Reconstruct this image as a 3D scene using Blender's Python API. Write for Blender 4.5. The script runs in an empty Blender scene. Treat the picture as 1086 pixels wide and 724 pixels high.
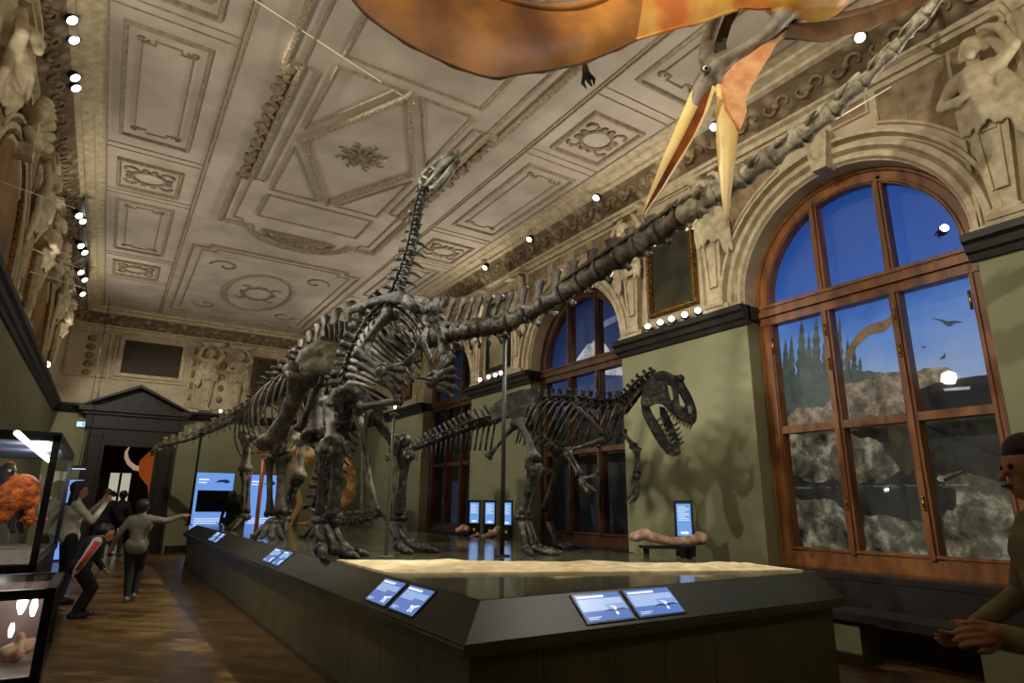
import bpy, bmesh, math, random
import numpy as np
from mathutils import Vector as V, Matrix, geometry, noise as mnoise
from math import sin, cos, pi, radians, sqrt

random.seed(7)
scene = bpy.context.scene
COL = scene.collection
Z3 = V((0, 0, 0))

# ------------------------------------------------------------------ camera
FPX = 655.0
CX, CY = 543.0, 362.0


def _ray(p):
    return V((p[0] - CX, -(p[1] - CY), -FPX)).normalized()


_ay = _ray((108, 530))
_ax = _ray((1600, 545))
_az = _ax.cross(_ay).normalized()
_ax = _ay.cross(_az).normalized()
ROT = Matrix((_ax, _ay, _az))            # camera space -> world
CAM = V((0, 0, 1.45))
cam_data = bpy.data.cameras.new('camera')
cam = bpy.data.objects.new('camera', cam_data)
COL.objects.link(cam)
cam_data.sensor_width = 36
cam_data.lens = FPX / 1086 * 36
cam_data.clip_end = 200
cam.matrix_world = Matrix.Translation(CAM) @ ROT.to_4x4()
scene.camera = cam
NV = V((.538, .843, 0)).normalized()     # horizontal viewing direction
SIDE = V((NV.y, -NV.x, 0))               # to the right of it


def ray(px, py):
    return ROT @ V((px - CX, -(py - CY), -FPX))


def P(px, py, D):
    """survey point of the hall at horizontal distance D along the view"""
    d = ray(px, py)
    return CAM + d * (D / NV.dot(d))


def onplane(px, py, ax, val):
    d = ray(px, py)
    return CAM + d * ((val - CAM[ax]) / d[ax])


def mpp(p):
    """metres per survey pixel at p"""
    c = ROT.transposed() @ (p - CAM)
    return -c.z / FPX


# ------------------------------------------------------------------ materials
def new_mat(name):
    m = bpy.data.materials.new(name)
    m.use_nodes = True
    nt = m.node_tree
    b = nt.nodes['Principled BSDF']
    return m, nt, b


def lin(c):
    return tuple((x / 12.92 if x <= .04045 else ((x + .055) / 1.055) ** 2.4) for x in c)


def rgb(r, g, b):
    return lin((r / 255, g / 255, b / 255))


def ramp(nt, fac, stops):
    r = nt.nodes.new('ShaderNodeValToRGB')
    el = r.color_ramp.elements
    while len(el) < len(stops):
        el.new(.5)
    for e, (p, c) in zip(el, stops):
        e.position = p
        e.color = (c[0], c[1], c[2], 1)
    nt.links.new(fac, r.inputs[0])
    return r.outputs[0]


def mat(name, c1, c2=None, rough=.6, scale=6.0, detail=4, bump=0.0, metal=0, emit=None, estr=0, spec=.5, lo=.35, hi=.65, coords='Object', stretch=None, alpha=None, trans=0):
    m, nt, b = new_mat(name)
    b.inputs['Roughness'].default_value = rough
    b.inputs['Metallic'].default_value = metal
    b.inputs['Specular IOR Level'].default_value = spec
    if c2 is None:
        c2 = tuple(x * .8 for x in c1)
    tc = nt.nodes.new('ShaderNodeTexCoord')
    src = tc.outputs[coords]
    if stretch:
        mp = nt.nodes.new('ShaderNodeMapping')
        mp.inputs['Scale'].default_value = stretch
        nt.links.new(src, mp.inputs[0])
        src = mp.outputs[0]
    n = nt.nodes.new('ShaderNodeTexNoise')
    n.inputs['Scale'].default_value = scale
    n.inputs['Detail'].default_value = detail
    nt.links.new(src, n.inputs['Vector'])
    col = ramp(nt, n.outputs['Fac'], [(lo, c1), (hi, c2)])
    nt.links.new(col, b.inputs['Base Color'])
    if bump:
        bp = nt.nodes.new('ShaderNodeBump')
        bp.inputs['Strength'].default_value = bump
        bp.inputs['Distance'].default_value = .05
        nt.links.new(n.outputs['Fac'], bp.inputs['Height'])
        nt.links.new(bp.outputs[0], b.inputs['Normal'])
    if emit:
        b.inputs['Emission Color'].default_value = (*emit, 1)
        b.inputs['Emission Strength'].default_value = estr
    if alpha is not None:
        b.inputs['Alpha'].default_value = alpha
    if trans:
        b.inputs['Transmission Weight'].default_value = trans
    return m


def emat(name, c, s=1.0, base=(0.02, 0.02, 0.02), rough=.3):
    return mat(name, base, base, rough=rough, emit=c, estr=s)


# ------------------------------------------------------------------ objects
def tag(o, label=None, cat=None, group=None, kind=None):
    if label:
        o['label'] = label
    if cat:
        o['category'] = cat
    if group:
        o['group'] = group
    if kind:
        o['kind'] = kind
    return o


def thing(name, label, cat, loc=(0, 0, 0), rz=0, group=None):
    o = bpy.data.objects.new(name, None)
    o.empty_display_size = .1
    COL.objects.link(o)
    o.location = loc
    o.rotation_euler = (0, 0, rz)
    return tag(o, label, cat, group)


def origin_of(o):
    p = V((0, 0, 0))
    while o is not None:
        p += V(o.location)
        o = o.parent
    return p


class MB:
    def __init__(s):
        s.v, s.f, s.m = [], [], []
        s.rough = None

    def add(s, vs, fs, mi=0):
        o = len(s.v)
        s.v += [V(x) for x in vs]
        s.f += [[i + o for i in f] for f in fs]
        s.m += [mi] * len(fs)
        return s

    def box(s, c, d, mi=0, rz=0, M=None):
        hx, hy, hz = d[0] / 2, d[1] / 2, d[2] / 2
        vs = [V((x * hx, y * hy, z * hz)) for x, y, z in
              [(-1, -1, -1), (1, -1, -1), (1, 1, -1), (-1, 1, -1), (-1, -1, 1), (1, -1, 1), (1, 1, 1), (-1, 1, 1)]]
        if rz:
            M = Matrix.Rotation(rz, 3, 'Z')
        if M is not None:
            vs = [M @ x for x in vs]
        c = V(c)
        return s.add([x + c for x in vs], [[3, 2, 1, 0], [4, 5, 6, 7], [0, 1, 5, 4], [1, 2, 6, 5], [2, 3, 7, 6], [3, 0, 4, 7]], mi)

    def bb(s, a, b, mi=0):
        a, b = V(a), V(b)
        return s.box((a + b) / 2, [abs(b[i] - a[i]) for i in range(3)], mi)

    def tube(s, pts, r, seg=8, mi=0, up=None, flat=1.0, cap=True):
        pts = [V(p) for p in pts]
        n = len(pts)
        if not hasattr(r, '__len__'):
            r = [r] * n
        if not hasattr(flat, '__len__'):
            flat = [flat] * n
        vs = []
        prev = None
        for i, p in enumerate(pts):
            t = (pts[min(i + 1, n - 1)] - pts[max(i - 1, 0)])
            if t.length < 1e-9:
                t = V((0, 0, 1))
            t.normalize()
            if prev is None:
                u = V(up) if up is not None else (V((0, 0, 1)) if abs(t.z) < .9 else V((1, 0, 0)))
            else:
                u = prev if up is None else V(up)
            a = u - t * t.dot(u)
            if a.length < 1e-4:
                a = t.orthogonal()
            a.normalize()
            prev = a
            b = t.cross(a)
            for k in range(seg):
                an = 2 * pi * k / seg
                vs.append(p + a * (cos(an) * r[i]) + b * (sin(an) * r[i] * flat[i]))
        fs = []
        for i in range(n - 1):
            for k in range(seg):
                k2 = (k + 1) % seg
                fs.append([i * seg + k, i * seg + k2, (i + 1) * seg + k2, (i + 1) * seg + k])
        if cap:
            fs.append(list(range(seg))[::-1])
            fs.append([(n - 1) * seg + k for k in range(seg)])
        return s.add(vs, fs, mi)

    def ell(s, c, r, M=None, seg=12, rings=7, mi=0):
        c = V(c)
        if not hasattr(r, '__len__'):
            r = (r, r, r)
        vs = []
        for i in range(rings + 1):
            th = pi * i / rings
            for k in range(seg):
                ph = 2 * pi * k / seg
                q = V((r[0] * sin(th) * cos(ph), r[1] * sin(th) * sin(ph), r[2] * cos(th)))
                if M is not None:
                    q = M @ q
                vs.append(c + q)
        fs = []
        for i in range(rings):
            for k in range(seg):
                k2 = (k + 1) % seg
                if i == 0:
                    fs.append([k, (i + 1) * seg + k, (i + 1) * seg + k2])
                elif i == rings - 1:
                    fs.append([i * seg + k, (i + 1) * seg + k, i * seg + k2])
                else:
                    fs.append([i * seg + k, (i + 1) * seg + k, (i + 1) * seg + k2, i * seg + k2])
        return s.add(vs, fs, mi)

    def lathe(s, c, prof, seg=16, mi=0, axis='Z', M=None):
        """prof: list of (radius, height)"""
        c = V(c)
        vs = []
        for rr, h in prof:
            for k in range(seg):
                an = 2 * pi * k / seg
                q = V((rr * cos(an), rr * sin(an), h))
                if M is not None:
                    q = M @ q
                vs.append(c + q)
        fs = []
        n = len(prof)
        for i in range(n - 1):
            for k in range(seg):
                k2 = (k + 1) % seg
                fs.append([i * seg + k, i * seg + k2, (i + 1) * seg + k2, (i + 1) * seg + k])
        fs.append(list(range(seg))[::-1])
        fs.append([(n - 1) * seg + k for k in range(seg)])
        return s.add(vs, fs, mi)

    def plate(s, loops, thick, mi=0, mi_side=None):
        """planar polygon (first loop) with holes (other loops), extruded by vector thick"""
        loops = [[V(p) for p in l] for l in loops]
        thick = V(thick)
        flat = [p for l in loops for p in l]
        tris = geometry.tessellate_polygon(loops)
        n = len(flat)
        vs = flat + [p + thick for p in flat]
        fs = [list(t) for t in tris] + [[i + n for i in t][::-1] for t in tris]
        s.add(vs, fs, mi)
        o = 0
        sf = []
        for l in loops:
            k = len(l)
            for i in range(k):
                a, b = o + i, o + (i + 1) % k
                sf.append([a, b, b + n, a + n])
            o += k
        s.add(vs, sf, mi if mi_side is None else mi_side)
        return s

    def grid(s, rows, mi=0, thick=None, closed=False):
        rows = [[V(p) for p in r] for r in rows]
        nr, nc = len(rows), len(rows[0])
        vs = [p for r in rows for p in r]
        fs = []
        for i in range(nr - 1):
            for j in range(nc - (0 if closed else 1)):
                j2 = (j + 1) % nc
                fs.append([i * nc + j, i * nc + j2, (i + 1) * nc + j2, (i + 1) * nc + j])
        s.add(vs, fs, mi)
        if thick is not None:
            t = V(thick)
            n = len(vs)
            s.add([p + t for p in vs], [f[::-1] for f in fs], mi)
            ed = [(i * nc, (i + 1) * nc) for i in range(nr - 1)] + [(i * nc + nc - 1, (i + 1) * nc + nc - 1) for i in range(nr - 1)]
            ed += [(j, j + 1) for j in range(nc - 1)] + [((nr - 1) * nc + j, (nr - 1) * nc + j + 1) for j in range(nc - 1)]
            s.add(vs + [p + t for p in vs], [[a, b, b + n, a + n] for a, b in ed], mi)
        return s

    def strip(s, pts, w, h, nrm, closed=True, mi=0):
        """moulding of width w and relief h along a planar polyline; nrm points out of the surface"""
        pts = [V(p) for p in pts]
        nrm = V(nrm)
        n = len(pts)
        L, Rr = [], []
        for i in range(n):
            if closed:
                a, b = pts[i - 1], pts[(i + 1) % n]
            else:
                a, b = pts[max(i - 1, 0)], pts[min(i + 1, n - 1)]
            d1 = (pts[i] - a)
            d2 = (b - pts[i])
            if d1.length < 1e-9:
                d1 = d2
            if d2.length < 1e-9:
                d2 = d1
            d1.normalize()
            d2.normalize()
            n1, n2 = nrm.cross(d1), nrm.cross(d2)
            mm = (n1 + n2)
            if mm.length < 1e-6:
                mm = n1
            mm.normalize()
            k = 1 / max(.35, mm.dot(n1))
            L.append(pts[i] + mm * (w / 2 * k))
            Rr.append(pts[i] - mm * (w / 2 * k))
        vs = []
        for i in range(n):
            c = (L[i] + Rr[i]) / 2
            vs += [L[i], L[i].lerp(c, .45) + nrm * h, Rr[i].lerp(c, .45) + nrm * h, Rr[i]]
        fs = []
        for i in range(n if closed else n - 1):
            j = (i + 1) % n
            for k in range(3):
                fs.append([i * 4 + k, i * 4 + k + 1, j * 4 + k + 1, j * 4 + k])
        if not closed:
            fs.append([0, 1, 2, 3])
            fs.append([(n - 1) * 4 + k for k in (3, 2, 1, 0)])
        return s.add(vs, fs, mi)

    def build(s, name, mats, parent=None, smooth=False, world=True, autosmooth=None):
        me = bpy.data.meshes.new(name)
        off = origin_of(parent) if (parent is not None and world) else Z3
        if s.rough:
            amp, fq = s.rough
            s.v = [p + mnoise.noise_vector(p * fq) * amp + mnoise.noise_vector(p * fq * 2.7) * amp * .5 for p in s.v]
        me.from_pydata([tuple(p - off) for p in s.v], [], s.f)
        if not isinstance(mats, (list, tuple)):
            mats = [mats]
        for m in mats:
            me.materials.append(m)
        if len(mats) > 1:
            me.polygons.foreach_set('material_index', s.m)
        bm = bmesh.new()
        bm.from_mesh(me)
        bmesh.ops.recalc_face_normals(bm, faces=bm.faces)
        if autosmooth:
            for e in bm.edges:
                if len(e.link_faces) == 2 and e.calc_face_angle(0) > autosmooth:
                    e.smooth = False
            smooth = True
        for f in bm.faces:
            f.smooth = smooth
        bm.to_mesh(me)
        bm.free()
        o = bpy.data.objects.new(name, me)
        COL.objects.link(o)
        if parent is not None:
            o.parent = parent
        return o


def struct(name, mb, m, parent=None, **k):
    o = mb.build(name, m, parent, **k)
    if parent is None:
        o['kind'] = 'structure'
    return o


def dup(root, loc, rz=None, label=None, group=None):
    r = root.copy()
    COL.objects.link(r)
    r.location = loc
    if rz is not None:
        r.rotation_euler = (0, 0, rz)
    if label:
        r['label'] = label
    if group:
        r['group'] = group
    for ch in list(root.children):
        c = ch.copy()
        COL.objects.link(c)
        c.parent = r
        for g in list(ch.children):
            d = g.copy()
            COL.objects.link(d)
            d.parent = c
    return r


def catmull(pts, n):
    """pts: list of tuples of floats; returns n samples, even in arc length of the first three values"""
    A = [np.array(p, float) for p in pts]
    A = [2 * A[0] - A[1]] + A + [2 * A[-1] - A[-2]]
    out = []
    for i in range(1, len(A) - 2):
        for k in range(24):
            t = k / 24
            p0, p1, p2, p3 = A[i - 1], A[i], A[i + 1], A[i + 2]
            out.append(.5 * ((2 * p1) + (-p0 + p2) * t + (2 * p0 - 5 * p1 + 4 * p2 - p3) * t * t + (-p0 + 3 * p1 - 3 * p2 + p3) * t ** 3))
    out.append(A[-2])
    d = [0]
    for a, b in zip(out, out[1:]):
        d.append(d[-1] + float(np.linalg.norm((b - a)[:3])))
    res = []
    j = 0
    for k in range(n):
        s = d[-1] * k / (n - 1)
        while j < len(d) - 2 and d[j + 1] < s:
            j += 1
        t = 0 if d[j + 1] == d[j] else (s - d[j]) / (d[j + 1] - d[j])
        res.append(out[j] * (1 - t) + out[j + 1] * t)
    return res


# ------------------------------------------------------------------ fused figures (continuous bodies)
class Fig:
    def __init__(s):
        s.c = []

    def cap(s, a, b, r0, r1=None, mi=0):
        s.c.append((V(a), V(b), r0, r0 if r1 is None else r1, mi))
        return s

    def chain(s, pts, rs, mi=0):
        for i in range(len(pts) - 1):
            s.cap(pts[i], pts[i + 1], rs[i], rs[i + 1], mi)
        return s

    def build(s, name, mats, parent=None, voxel=.012, M=None, world=False, smooth_it=4, extra=None):
        mb = MB()
        caps = []
        for a, b, r0, r1, mi in s.c:
            if M is not None:
                a, b = M @ a, M @ b
            caps.append((a, b, r0, r1, mi))
            d = b - a
            L = d.length
            if L < 1e-5:
                mb.ell(a, r0, seg=14, rings=9)
                continue
            q = d.to_track_quat('Z', 'Y').to_matrix()
            prof = []
            for k in range(6):
                th = pi / 2 * k / 5
                prof.append((max(1e-4, r0 * sin(th)), -r0 * cos(th)))
            for k in range(6):
                th = pi / 2 * (5 - k) / 5
                prof.append((max(1e-4, r1 * sin(th)), L + r1 * cos(th)))
            mb.lathe(a, prof, seg=14, M=q)
        if extra:
            extra(mb)
        tmp = mb.build('tmp_body', mats[0], None)
        rm = tmp.modifiers.new('r', 'REMESH')
        rm.mode = 'VOXEL'
        rm.voxel_size = voxel
        sm = tmp.modifiers.new('s', 'SMOOTH')
        sm.iterations = smooth_it
        sm.factor = .5
        dg = bpy.context.evaluated_depsgraph_get()
        dg.update()
        me = bpy.data.meshes.new_from_object(tmp.evaluated_get(dg))
        bpy.data.objects.remove(tmp)
        me.name = name
        me.materials.clear()
        for m in mats:
            me.materials.append(m)
        nf = len(me.polygons)
        if len(mats) > 1 and nf:
            co = np.empty(nf * 3)
            me.polygons.foreach_get('center', co)
            co = co.reshape(-1, 3)
            best = np.full(nf, 1e9)
            idx = np.zeros(nf, int)
            for a, b, r0, r1, mi in caps:
                A, B = np.array(a), np.array(b)
                d = B - A
                L2 = max(1e-9, float(d @ d))
                t = np.clip((co - A) @ d / L2, 0, 1)
                dist = np.linalg.norm(co - (A + t[:, None] * d), axis=1) - (r0 + (r1 - r0) * t)
                w = dist < best
                best[w] = dist[w]
                idx[w] = mi
            me.polygons.foreach_set('material_index', idx.astype(np.int32))
        me.polygons.foreach_set('use_smooth', [True] * nf)
        if world and parent is not None:
            me.transform(Matrix.Translation(-origin_of(parent)))
        o = bpy.data.objects.new(name, me)
        COL.objects.link(o)
        if parent is not None:
            o.parent = parent
        return o
# ================================================================== materials of the hall
XL, XR, YF, YN, ZC = -1.5, 6.9, 21.0, -3.6, 6.8
XC, YC = 2.7, 8.74


def wall_mat():
    m, nt, b = new_mat('painted_wall')
    b.inputs['Roughness'].default_value = .75
    g = nt.nodes.new('ShaderNodeNewGeometry')
    sp = nt.nodes.new('ShaderNodeSeparateXYZ')
    nt.links.new(g.outputs['Position'], sp.inputs[0])
    n = nt.nodes.new('ShaderNodeTexNoise')
    n.inputs['Scale'].default_value = 2.5
    n.inputs['Detail'].default_value = 6
    nt.links.new(g.outputs['Position'], n.inputs['Vector'])
    lo = ramp(nt, n.outputs['Fac'], [(.3, rgb(150, 150, 114)), (.7, rgb(138, 139, 104))])
    hi = ramp(nt, n.outputs['Fac'], [(.35, rgb(205, 190, 158)), (.65, rgb(178, 160, 128))])
    mt = nt.nodes.new('ShaderNodeMath')
    mt.operation = 'GREATER_THAN'
    mt.inputs[1].default_value = 3.95
    nt.links.new(sp.outputs['Z'], mt.inputs[0])
    mx = nt.nodes.new('ShaderNodeMix')
    mx.data_type = 'RGBA'
    nt.links.new(mt.outputs[0], mx.inputs[0])
    nt.links.new(lo, mx.inputs[6])
    nt.links.new(hi, mx.inputs[7])
    nt.links.new(mx.outputs[2], b.inputs['Base Color'])
    return m


def floor_mat():
    m, nt, b = new_mat('oak_parquet')
    b.inputs['Roughness'].default_value = .32
    tc = nt.nodes.new('ShaderNodeTexCoord')
    mp = nt.nodes.new('ShaderNodeMapping')
    mp.inputs['Rotation'].default_value = (0, 0, radians(45))
    nt.links.new(tc.outputs['Object'], mp.inputs[0])
    br = nt.nodes.new('ShaderNodeTexBrick')
    br.inputs['Scale'].default_value = 1.0
    br.inputs['Brick Width'].default_value = .6
    br.inputs['Row Height'].default_value = .1
    br.inputs['Mortar Size'].default_value = .004
    br.inputs['Color1'].default_value = (*rgb(142, 114, 66), 1)
    br.inputs['Color2'].default_value = (*rgb(108, 82, 44), 1)
    br.inputs['Mortar'].default_value = (*rgb(36, 25, 14), 1)
    nt.links.new(mp.outputs[0], br.inputs['Vector'])
    n = nt.nodes.new('ShaderNodeTexNoise')
    n.inputs['Scale'].default_value = 3
    n.inputs['Detail'].default_value = 6
    nt.links.new(mp.outputs[0], n.inputs['Vector'])
    c = ramp(nt, n.outputs['Fac'], [(.3, (.55, .5, .45)), (.7, (1, 1, 1))])
    mx = nt.nodes.new('ShaderNodeMix')
    mx.data_type = 'RGBA'
    mx.blend_type = 'MULTIPLY'
    mx.inputs[0].default_value = 1
    nt.links.new(br.outputs['Color'], mx.inputs[6])
    nt.links.new(c, mx.inputs[7])
    nt.links.new(mx.outputs[2], b.inputs['Base Color'])
    return m


def frieze_mat():
    m, nt, b = new_mat('stucco_frieze')
    b.inputs['Roughness'].default_value = .8
    tc = nt.nodes.new('ShaderNodeTexCoord')
    vo = nt.nodes.new('ShaderNodeTexVoronoi')
    vo.inputs['Scale'].default_value = 5
    nt.links.new(tc.outputs['Object'], vo.inputs['Vector'])
    c = ramp(nt, vo.outputs['Distance'], [(.1, rgb(176, 156, 124)), (.55, rgb(112, 94, 68))])
    nt.links.new(c, b.inputs['Base Color'])
    bp = nt.nodes.new('ShaderNodeBump')
    bp.inputs['Strength'].default_value = .8
    bp.inputs['Distance'].default_value = .08
    bp.invert = True
    nt.links.new(vo.outputs['Distance'], bp.inputs['Height'])
    nt.links.new(bp.outputs[0], b.inputs['Normal'])
    return m


M_WALL = wall_mat()
M_FLOOR = floor_mat()
M_FRIEZE = frieze_mat()
M_CEIL = mat('ceiling_plaster', rgb(202, 190, 172), rgb(176, 163, 146), rough=.85, scale=1.4, detail=8)
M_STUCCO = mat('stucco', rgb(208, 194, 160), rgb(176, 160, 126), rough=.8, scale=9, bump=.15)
M_STUCCO_DARK = mat('stucco_brown', rgb(158, 138, 104), rgb(120, 100, 72), rough=.8, scale=7, bump=.3)  # darker brown stucco of spandrels and frieze scrolls
M_MOULD = mat('gilded_moulding', rgb(170, 152, 126), rgb(140, 122, 96), rough=.7, scale=14)
M_BEAD = mat('beaded_moulding', rgb(132, 115, 90), rgb(184, 168, 140), rough=.7, scale=30)
M_CORN = mat('dark_cornice', rgb(44, 40, 32), rgb(28, 25, 20), rough=.5, scale=5)
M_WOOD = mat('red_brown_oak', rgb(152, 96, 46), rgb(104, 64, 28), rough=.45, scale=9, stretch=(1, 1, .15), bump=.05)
M_WOOD2 = mat('shaded_oak', rgb(96, 58, 30), rgb(62, 36, 18), rough=.5, scale=9, stretch=(1, 1, .15))  # same oak, with the dimness at the further windows put into its colour
M_DWOOD = mat('dark_wood', rgb(44, 36, 26), rgb(26, 21, 16), rough=.45, scale=7, stretch=(1, 1, .2))
M_BRASS = mat('brass', rgb(190, 150, 70), rough=.3, metal=1)
M_GOLD = mat('gilt_frame', rgb(150, 112, 48), rgb(70, 50, 22), rough=.4, scale=22, metal=.5, bump=.4)
M_BLACK = mat('black_metal', rgb(22, 22, 20), rough=.4)
M_RELIEF = mat('brown_relief', rgb(158, 142, 116), rgb(120, 104, 80), rough=.8, scale=20)


def glass_mat(name='clear_glass', tint=(1, 1, 1), refl=.06):
    m = bpy.data.materials.new(name)
    m.use_nodes = True
    nt = m.node_tree
    nt.nodes.clear()
    o = nt.nodes.new('ShaderNodeOutputMaterial')
    mx = nt.nodes.new('ShaderNodeMixShader')
    tr = nt.nodes.new('ShaderNodeBsdfTransparent')
    tr.inputs[0].default_value = (*tint, 1)
    gl = nt.nodes.new('ShaderNodeBsdfGlossy')
    gl.inputs['Roughness'].default_value = .03
    lw = nt.nodes.new('ShaderNodeLayerWeight')
    lw.inputs['Blend'].default_value = .5
    pw = nt.nodes.new('ShaderNodeMath')
    pw.operation = 'POWER'
    pw.inputs[1].default_value = 4
    nt.links.new(lw.outputs['Facing'], pw.inputs[0])
    ma = nt.nodes.new('ShaderNodeMath')
    ma.operation = 'MULTIPLY_ADD'
    ma.inputs[1].default_value = .35
    ma.inputs[2].default_value = .02
    nt.links.new(pw.outputs[0], ma.inputs[0])
    nt.links.new(ma.outputs[0], mx.inputs[0])
    nt.links.new(tr.outputs[0], mx.inputs[1])
    nt.links.new(gl.outputs[0], mx.inputs[2])
    nt.links.new(mx.outputs[0], o.inputs[0])
    return m


M_GLASS = glass_mat()
TRIM = [0]


def trim(mb, m, **k):
    TRIM[0] += 1
    return struct('trim_%d' % TRIM[0], mb, m, **k)


# ================================================================== shell
struct('floor', MB().bb((XL - .3, YN - .3, -.1), (XR + .6, YF + 8, 0)), M_FLOOR)
struct('ceiling', MB().bb((XL - .3, YN - .3, ZC), (XR + .6, YF + .3, ZC + .15)), M_CEIL)
struct('wall_left', MB().bb((XL - .3, YN - .3, 0), (XL, YF + .3, ZC)), M_WALL)
struct('wall_near', MB().bb((XL, YN - .3, 0), (XR, YN, ZC)), M_WALL)
WIN = [-1.46, 3.64, 8.74, 13.84]
RW = 1.335
ZSP = 4.10


def arch_pts(c, r, z0, zs, X, n=20):
    z0 = z0
    pts = [V((X, c - r, z0))]
    for i in range(n + 1):
        a = pi * i / n
        pts.append(V((X, c - r * cos(a), zs + r * sin(a))))
    pts.append(V((X, c + r, z0)))
    return pts


wr = MB()
wr.plate([[(XR, YN, 0), (XR, YF, 0), (XR, YF, ZC), (XR, YN, ZC)]] + [arch_pts(c, RW, .75, ZSP, XR) for c in WIN], (.45, 0, 0))
struct('wall_right', wr, M_WALL)
wf = MB()
wf.plate([[(XL, YF, 0), (XR, YF, 0), (XR, YF, ZC), (XL, YF, ZC)],
          [(-.16, YF, .004), (-.16, YF, 2.95), (1.12, YF, 2.95), (1.12, YF, .004)]], (0, .3, 0))
struct('wall_far', wf, M_WALL)
# the dim room behind the far door
bk = MB()
bk.bb((-1.3, 27.0, 0), (3.2, 27.2, 3.6))
bk.bb((-1.5, 21.3, 0), (-1.3, 27.2, 3.6))
bk.bb((3.2, 21.3, 0), (3.4, 27.2, 3.6))
bk.bb((-1.5, 21.3, 3.6), (3.4, 27.2, 3.75))
M_BACKROOM = mat('back_room_paint', rgb(120, 112, 84), rough=.8)
struct('wall_back', bk, M_BACKROOM)


# ---------------------------------------------------------------- crown moulding round the room
def crown(a, b, nrm, mfr):
    a, b, nrm = V(a), V(b), V(nrm)
    up = V((0, 0, 1))
    prof = [(0, 6.22), (.05, 6.22), (.05, 6.30), (.11, 6.33), (.11, 6.37), (.40, 6.64), (.47, 6.66), (.47, 6.71), (.60, 6.74), (.62, 6.775), (.74, 6.8)]
    mb = MB()
    for i in range(len(prof) - 1):
        p, q = prof[i], prof[i + 1]
        mi = 1 if i == 4 else 0
        e0, e1 = nrm * p[0] + up * p[1], nrm * q[0] + up * q[1]
        mb.add([a + e0, b + e0, b + e1, a + e1], [[0, 1, 2, 3]], mi)
    trim(mb, [M_STUCCO, M_FRIEZE])
    # scrolls of the frieze
    o = MB()
    L = (b - a).length
    d = (b - a).normalized()
    ax = (nrm * .29 + up * .27).normalized()
    out = nrm * .68 - up * .73
    k = int(L / .46)
    for i in range(k):
        c = a + d * (L * (i + .5) / k) + nrm * .255 + up * 6.505 + out * .01
        for sg in (-1, 1):
            pts = []
            for j in range(9):
                an = j / 8 * 4.6
                rr = .105 * (1 - j / 11)
                pts.append(c + d * (sg * (.12 - rr * cos(an))) + ax * (rr * sin(an) * sg))
            o.tube(pts, [.03 - .0016 * j for j in range(9)], seg=5, up=out)
        o.ell(c, (.05, .05, .05), seg=8, rings=5)
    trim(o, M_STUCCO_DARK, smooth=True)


crown((XR, YF, 0), (XR, YN, 0), (-1, 0, 0), M_FRIEZE)
crown((XL, YN, 0), (XL, YF, 0), (1, 0, 0), M_FRIEZE)
crown((XL, YF, 0), (XR, YF, 0), (0, -1, 0), M_FRIEZE)


# ---------------------------------------------------------------- dark cornice at window springing
def cornice_box(mb, a, b, nrm):
    a, b, nrm = V(a), V(b), V(nrm)
    up = V((0, 0, 1))
    prof = [(-.02, 3.80), (.04, 3.80), (.06, 3.86), (.10, 3.88), (.12, 3.95), (.17, 3.98), (.18, 4.05), (-.02, 4.06)]
    pr = [[a + nrm * p[0] + up * p[1] for p in prof], [b + nrm * p[0] + up * p[1] for p in prof]]
    n = len(prof)
    mb.add(pr[0] + pr[1], [[i, (i + 1) % n, n + (i + 1) % n, n + i] for i in range(n)] + [list(range(n)), list(range(2 * n - 1, n - 1, -1))])


cb = MB()
PIER = [1.09, 6.19, 11.29, 16.39]
for _c in PIER[:3]:
    pass
for c in PIER[:3]:
    cornice_box(cb, (XR, c - 1.27, 0), (XR, c + 1.27, 0), (-1, 0, 0))
    for s in (-1, 1):
        cb.bb((XR - .02, c + s * 1.215, 3.86), (XR + .30, c + s * 1.27, 4.05))
cornice_box(cb, (XR, 15.12, 0), (XR, 21, 0), (-1, 0, 0))
cb.bb((XR - .02, 15.12, 3.86), (XR + .30, 15.175, 4.05))
trim(cb, M_CORN)
cl = MB()
cornice_box(cl, (XL, YN, 0), (XL, YF, 0), (1, 0, 0))
trim(cl, M_CORN)
cf = MB()
cornice_box(cf, (XL, YF, 0), (-.75, YF, 0), (0, -1, 0))
cornice_box(cf, (1.85, YF, 0), (XR, YF, 0), (0, -1, 0))
trim(cf, M_CORN)

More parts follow.
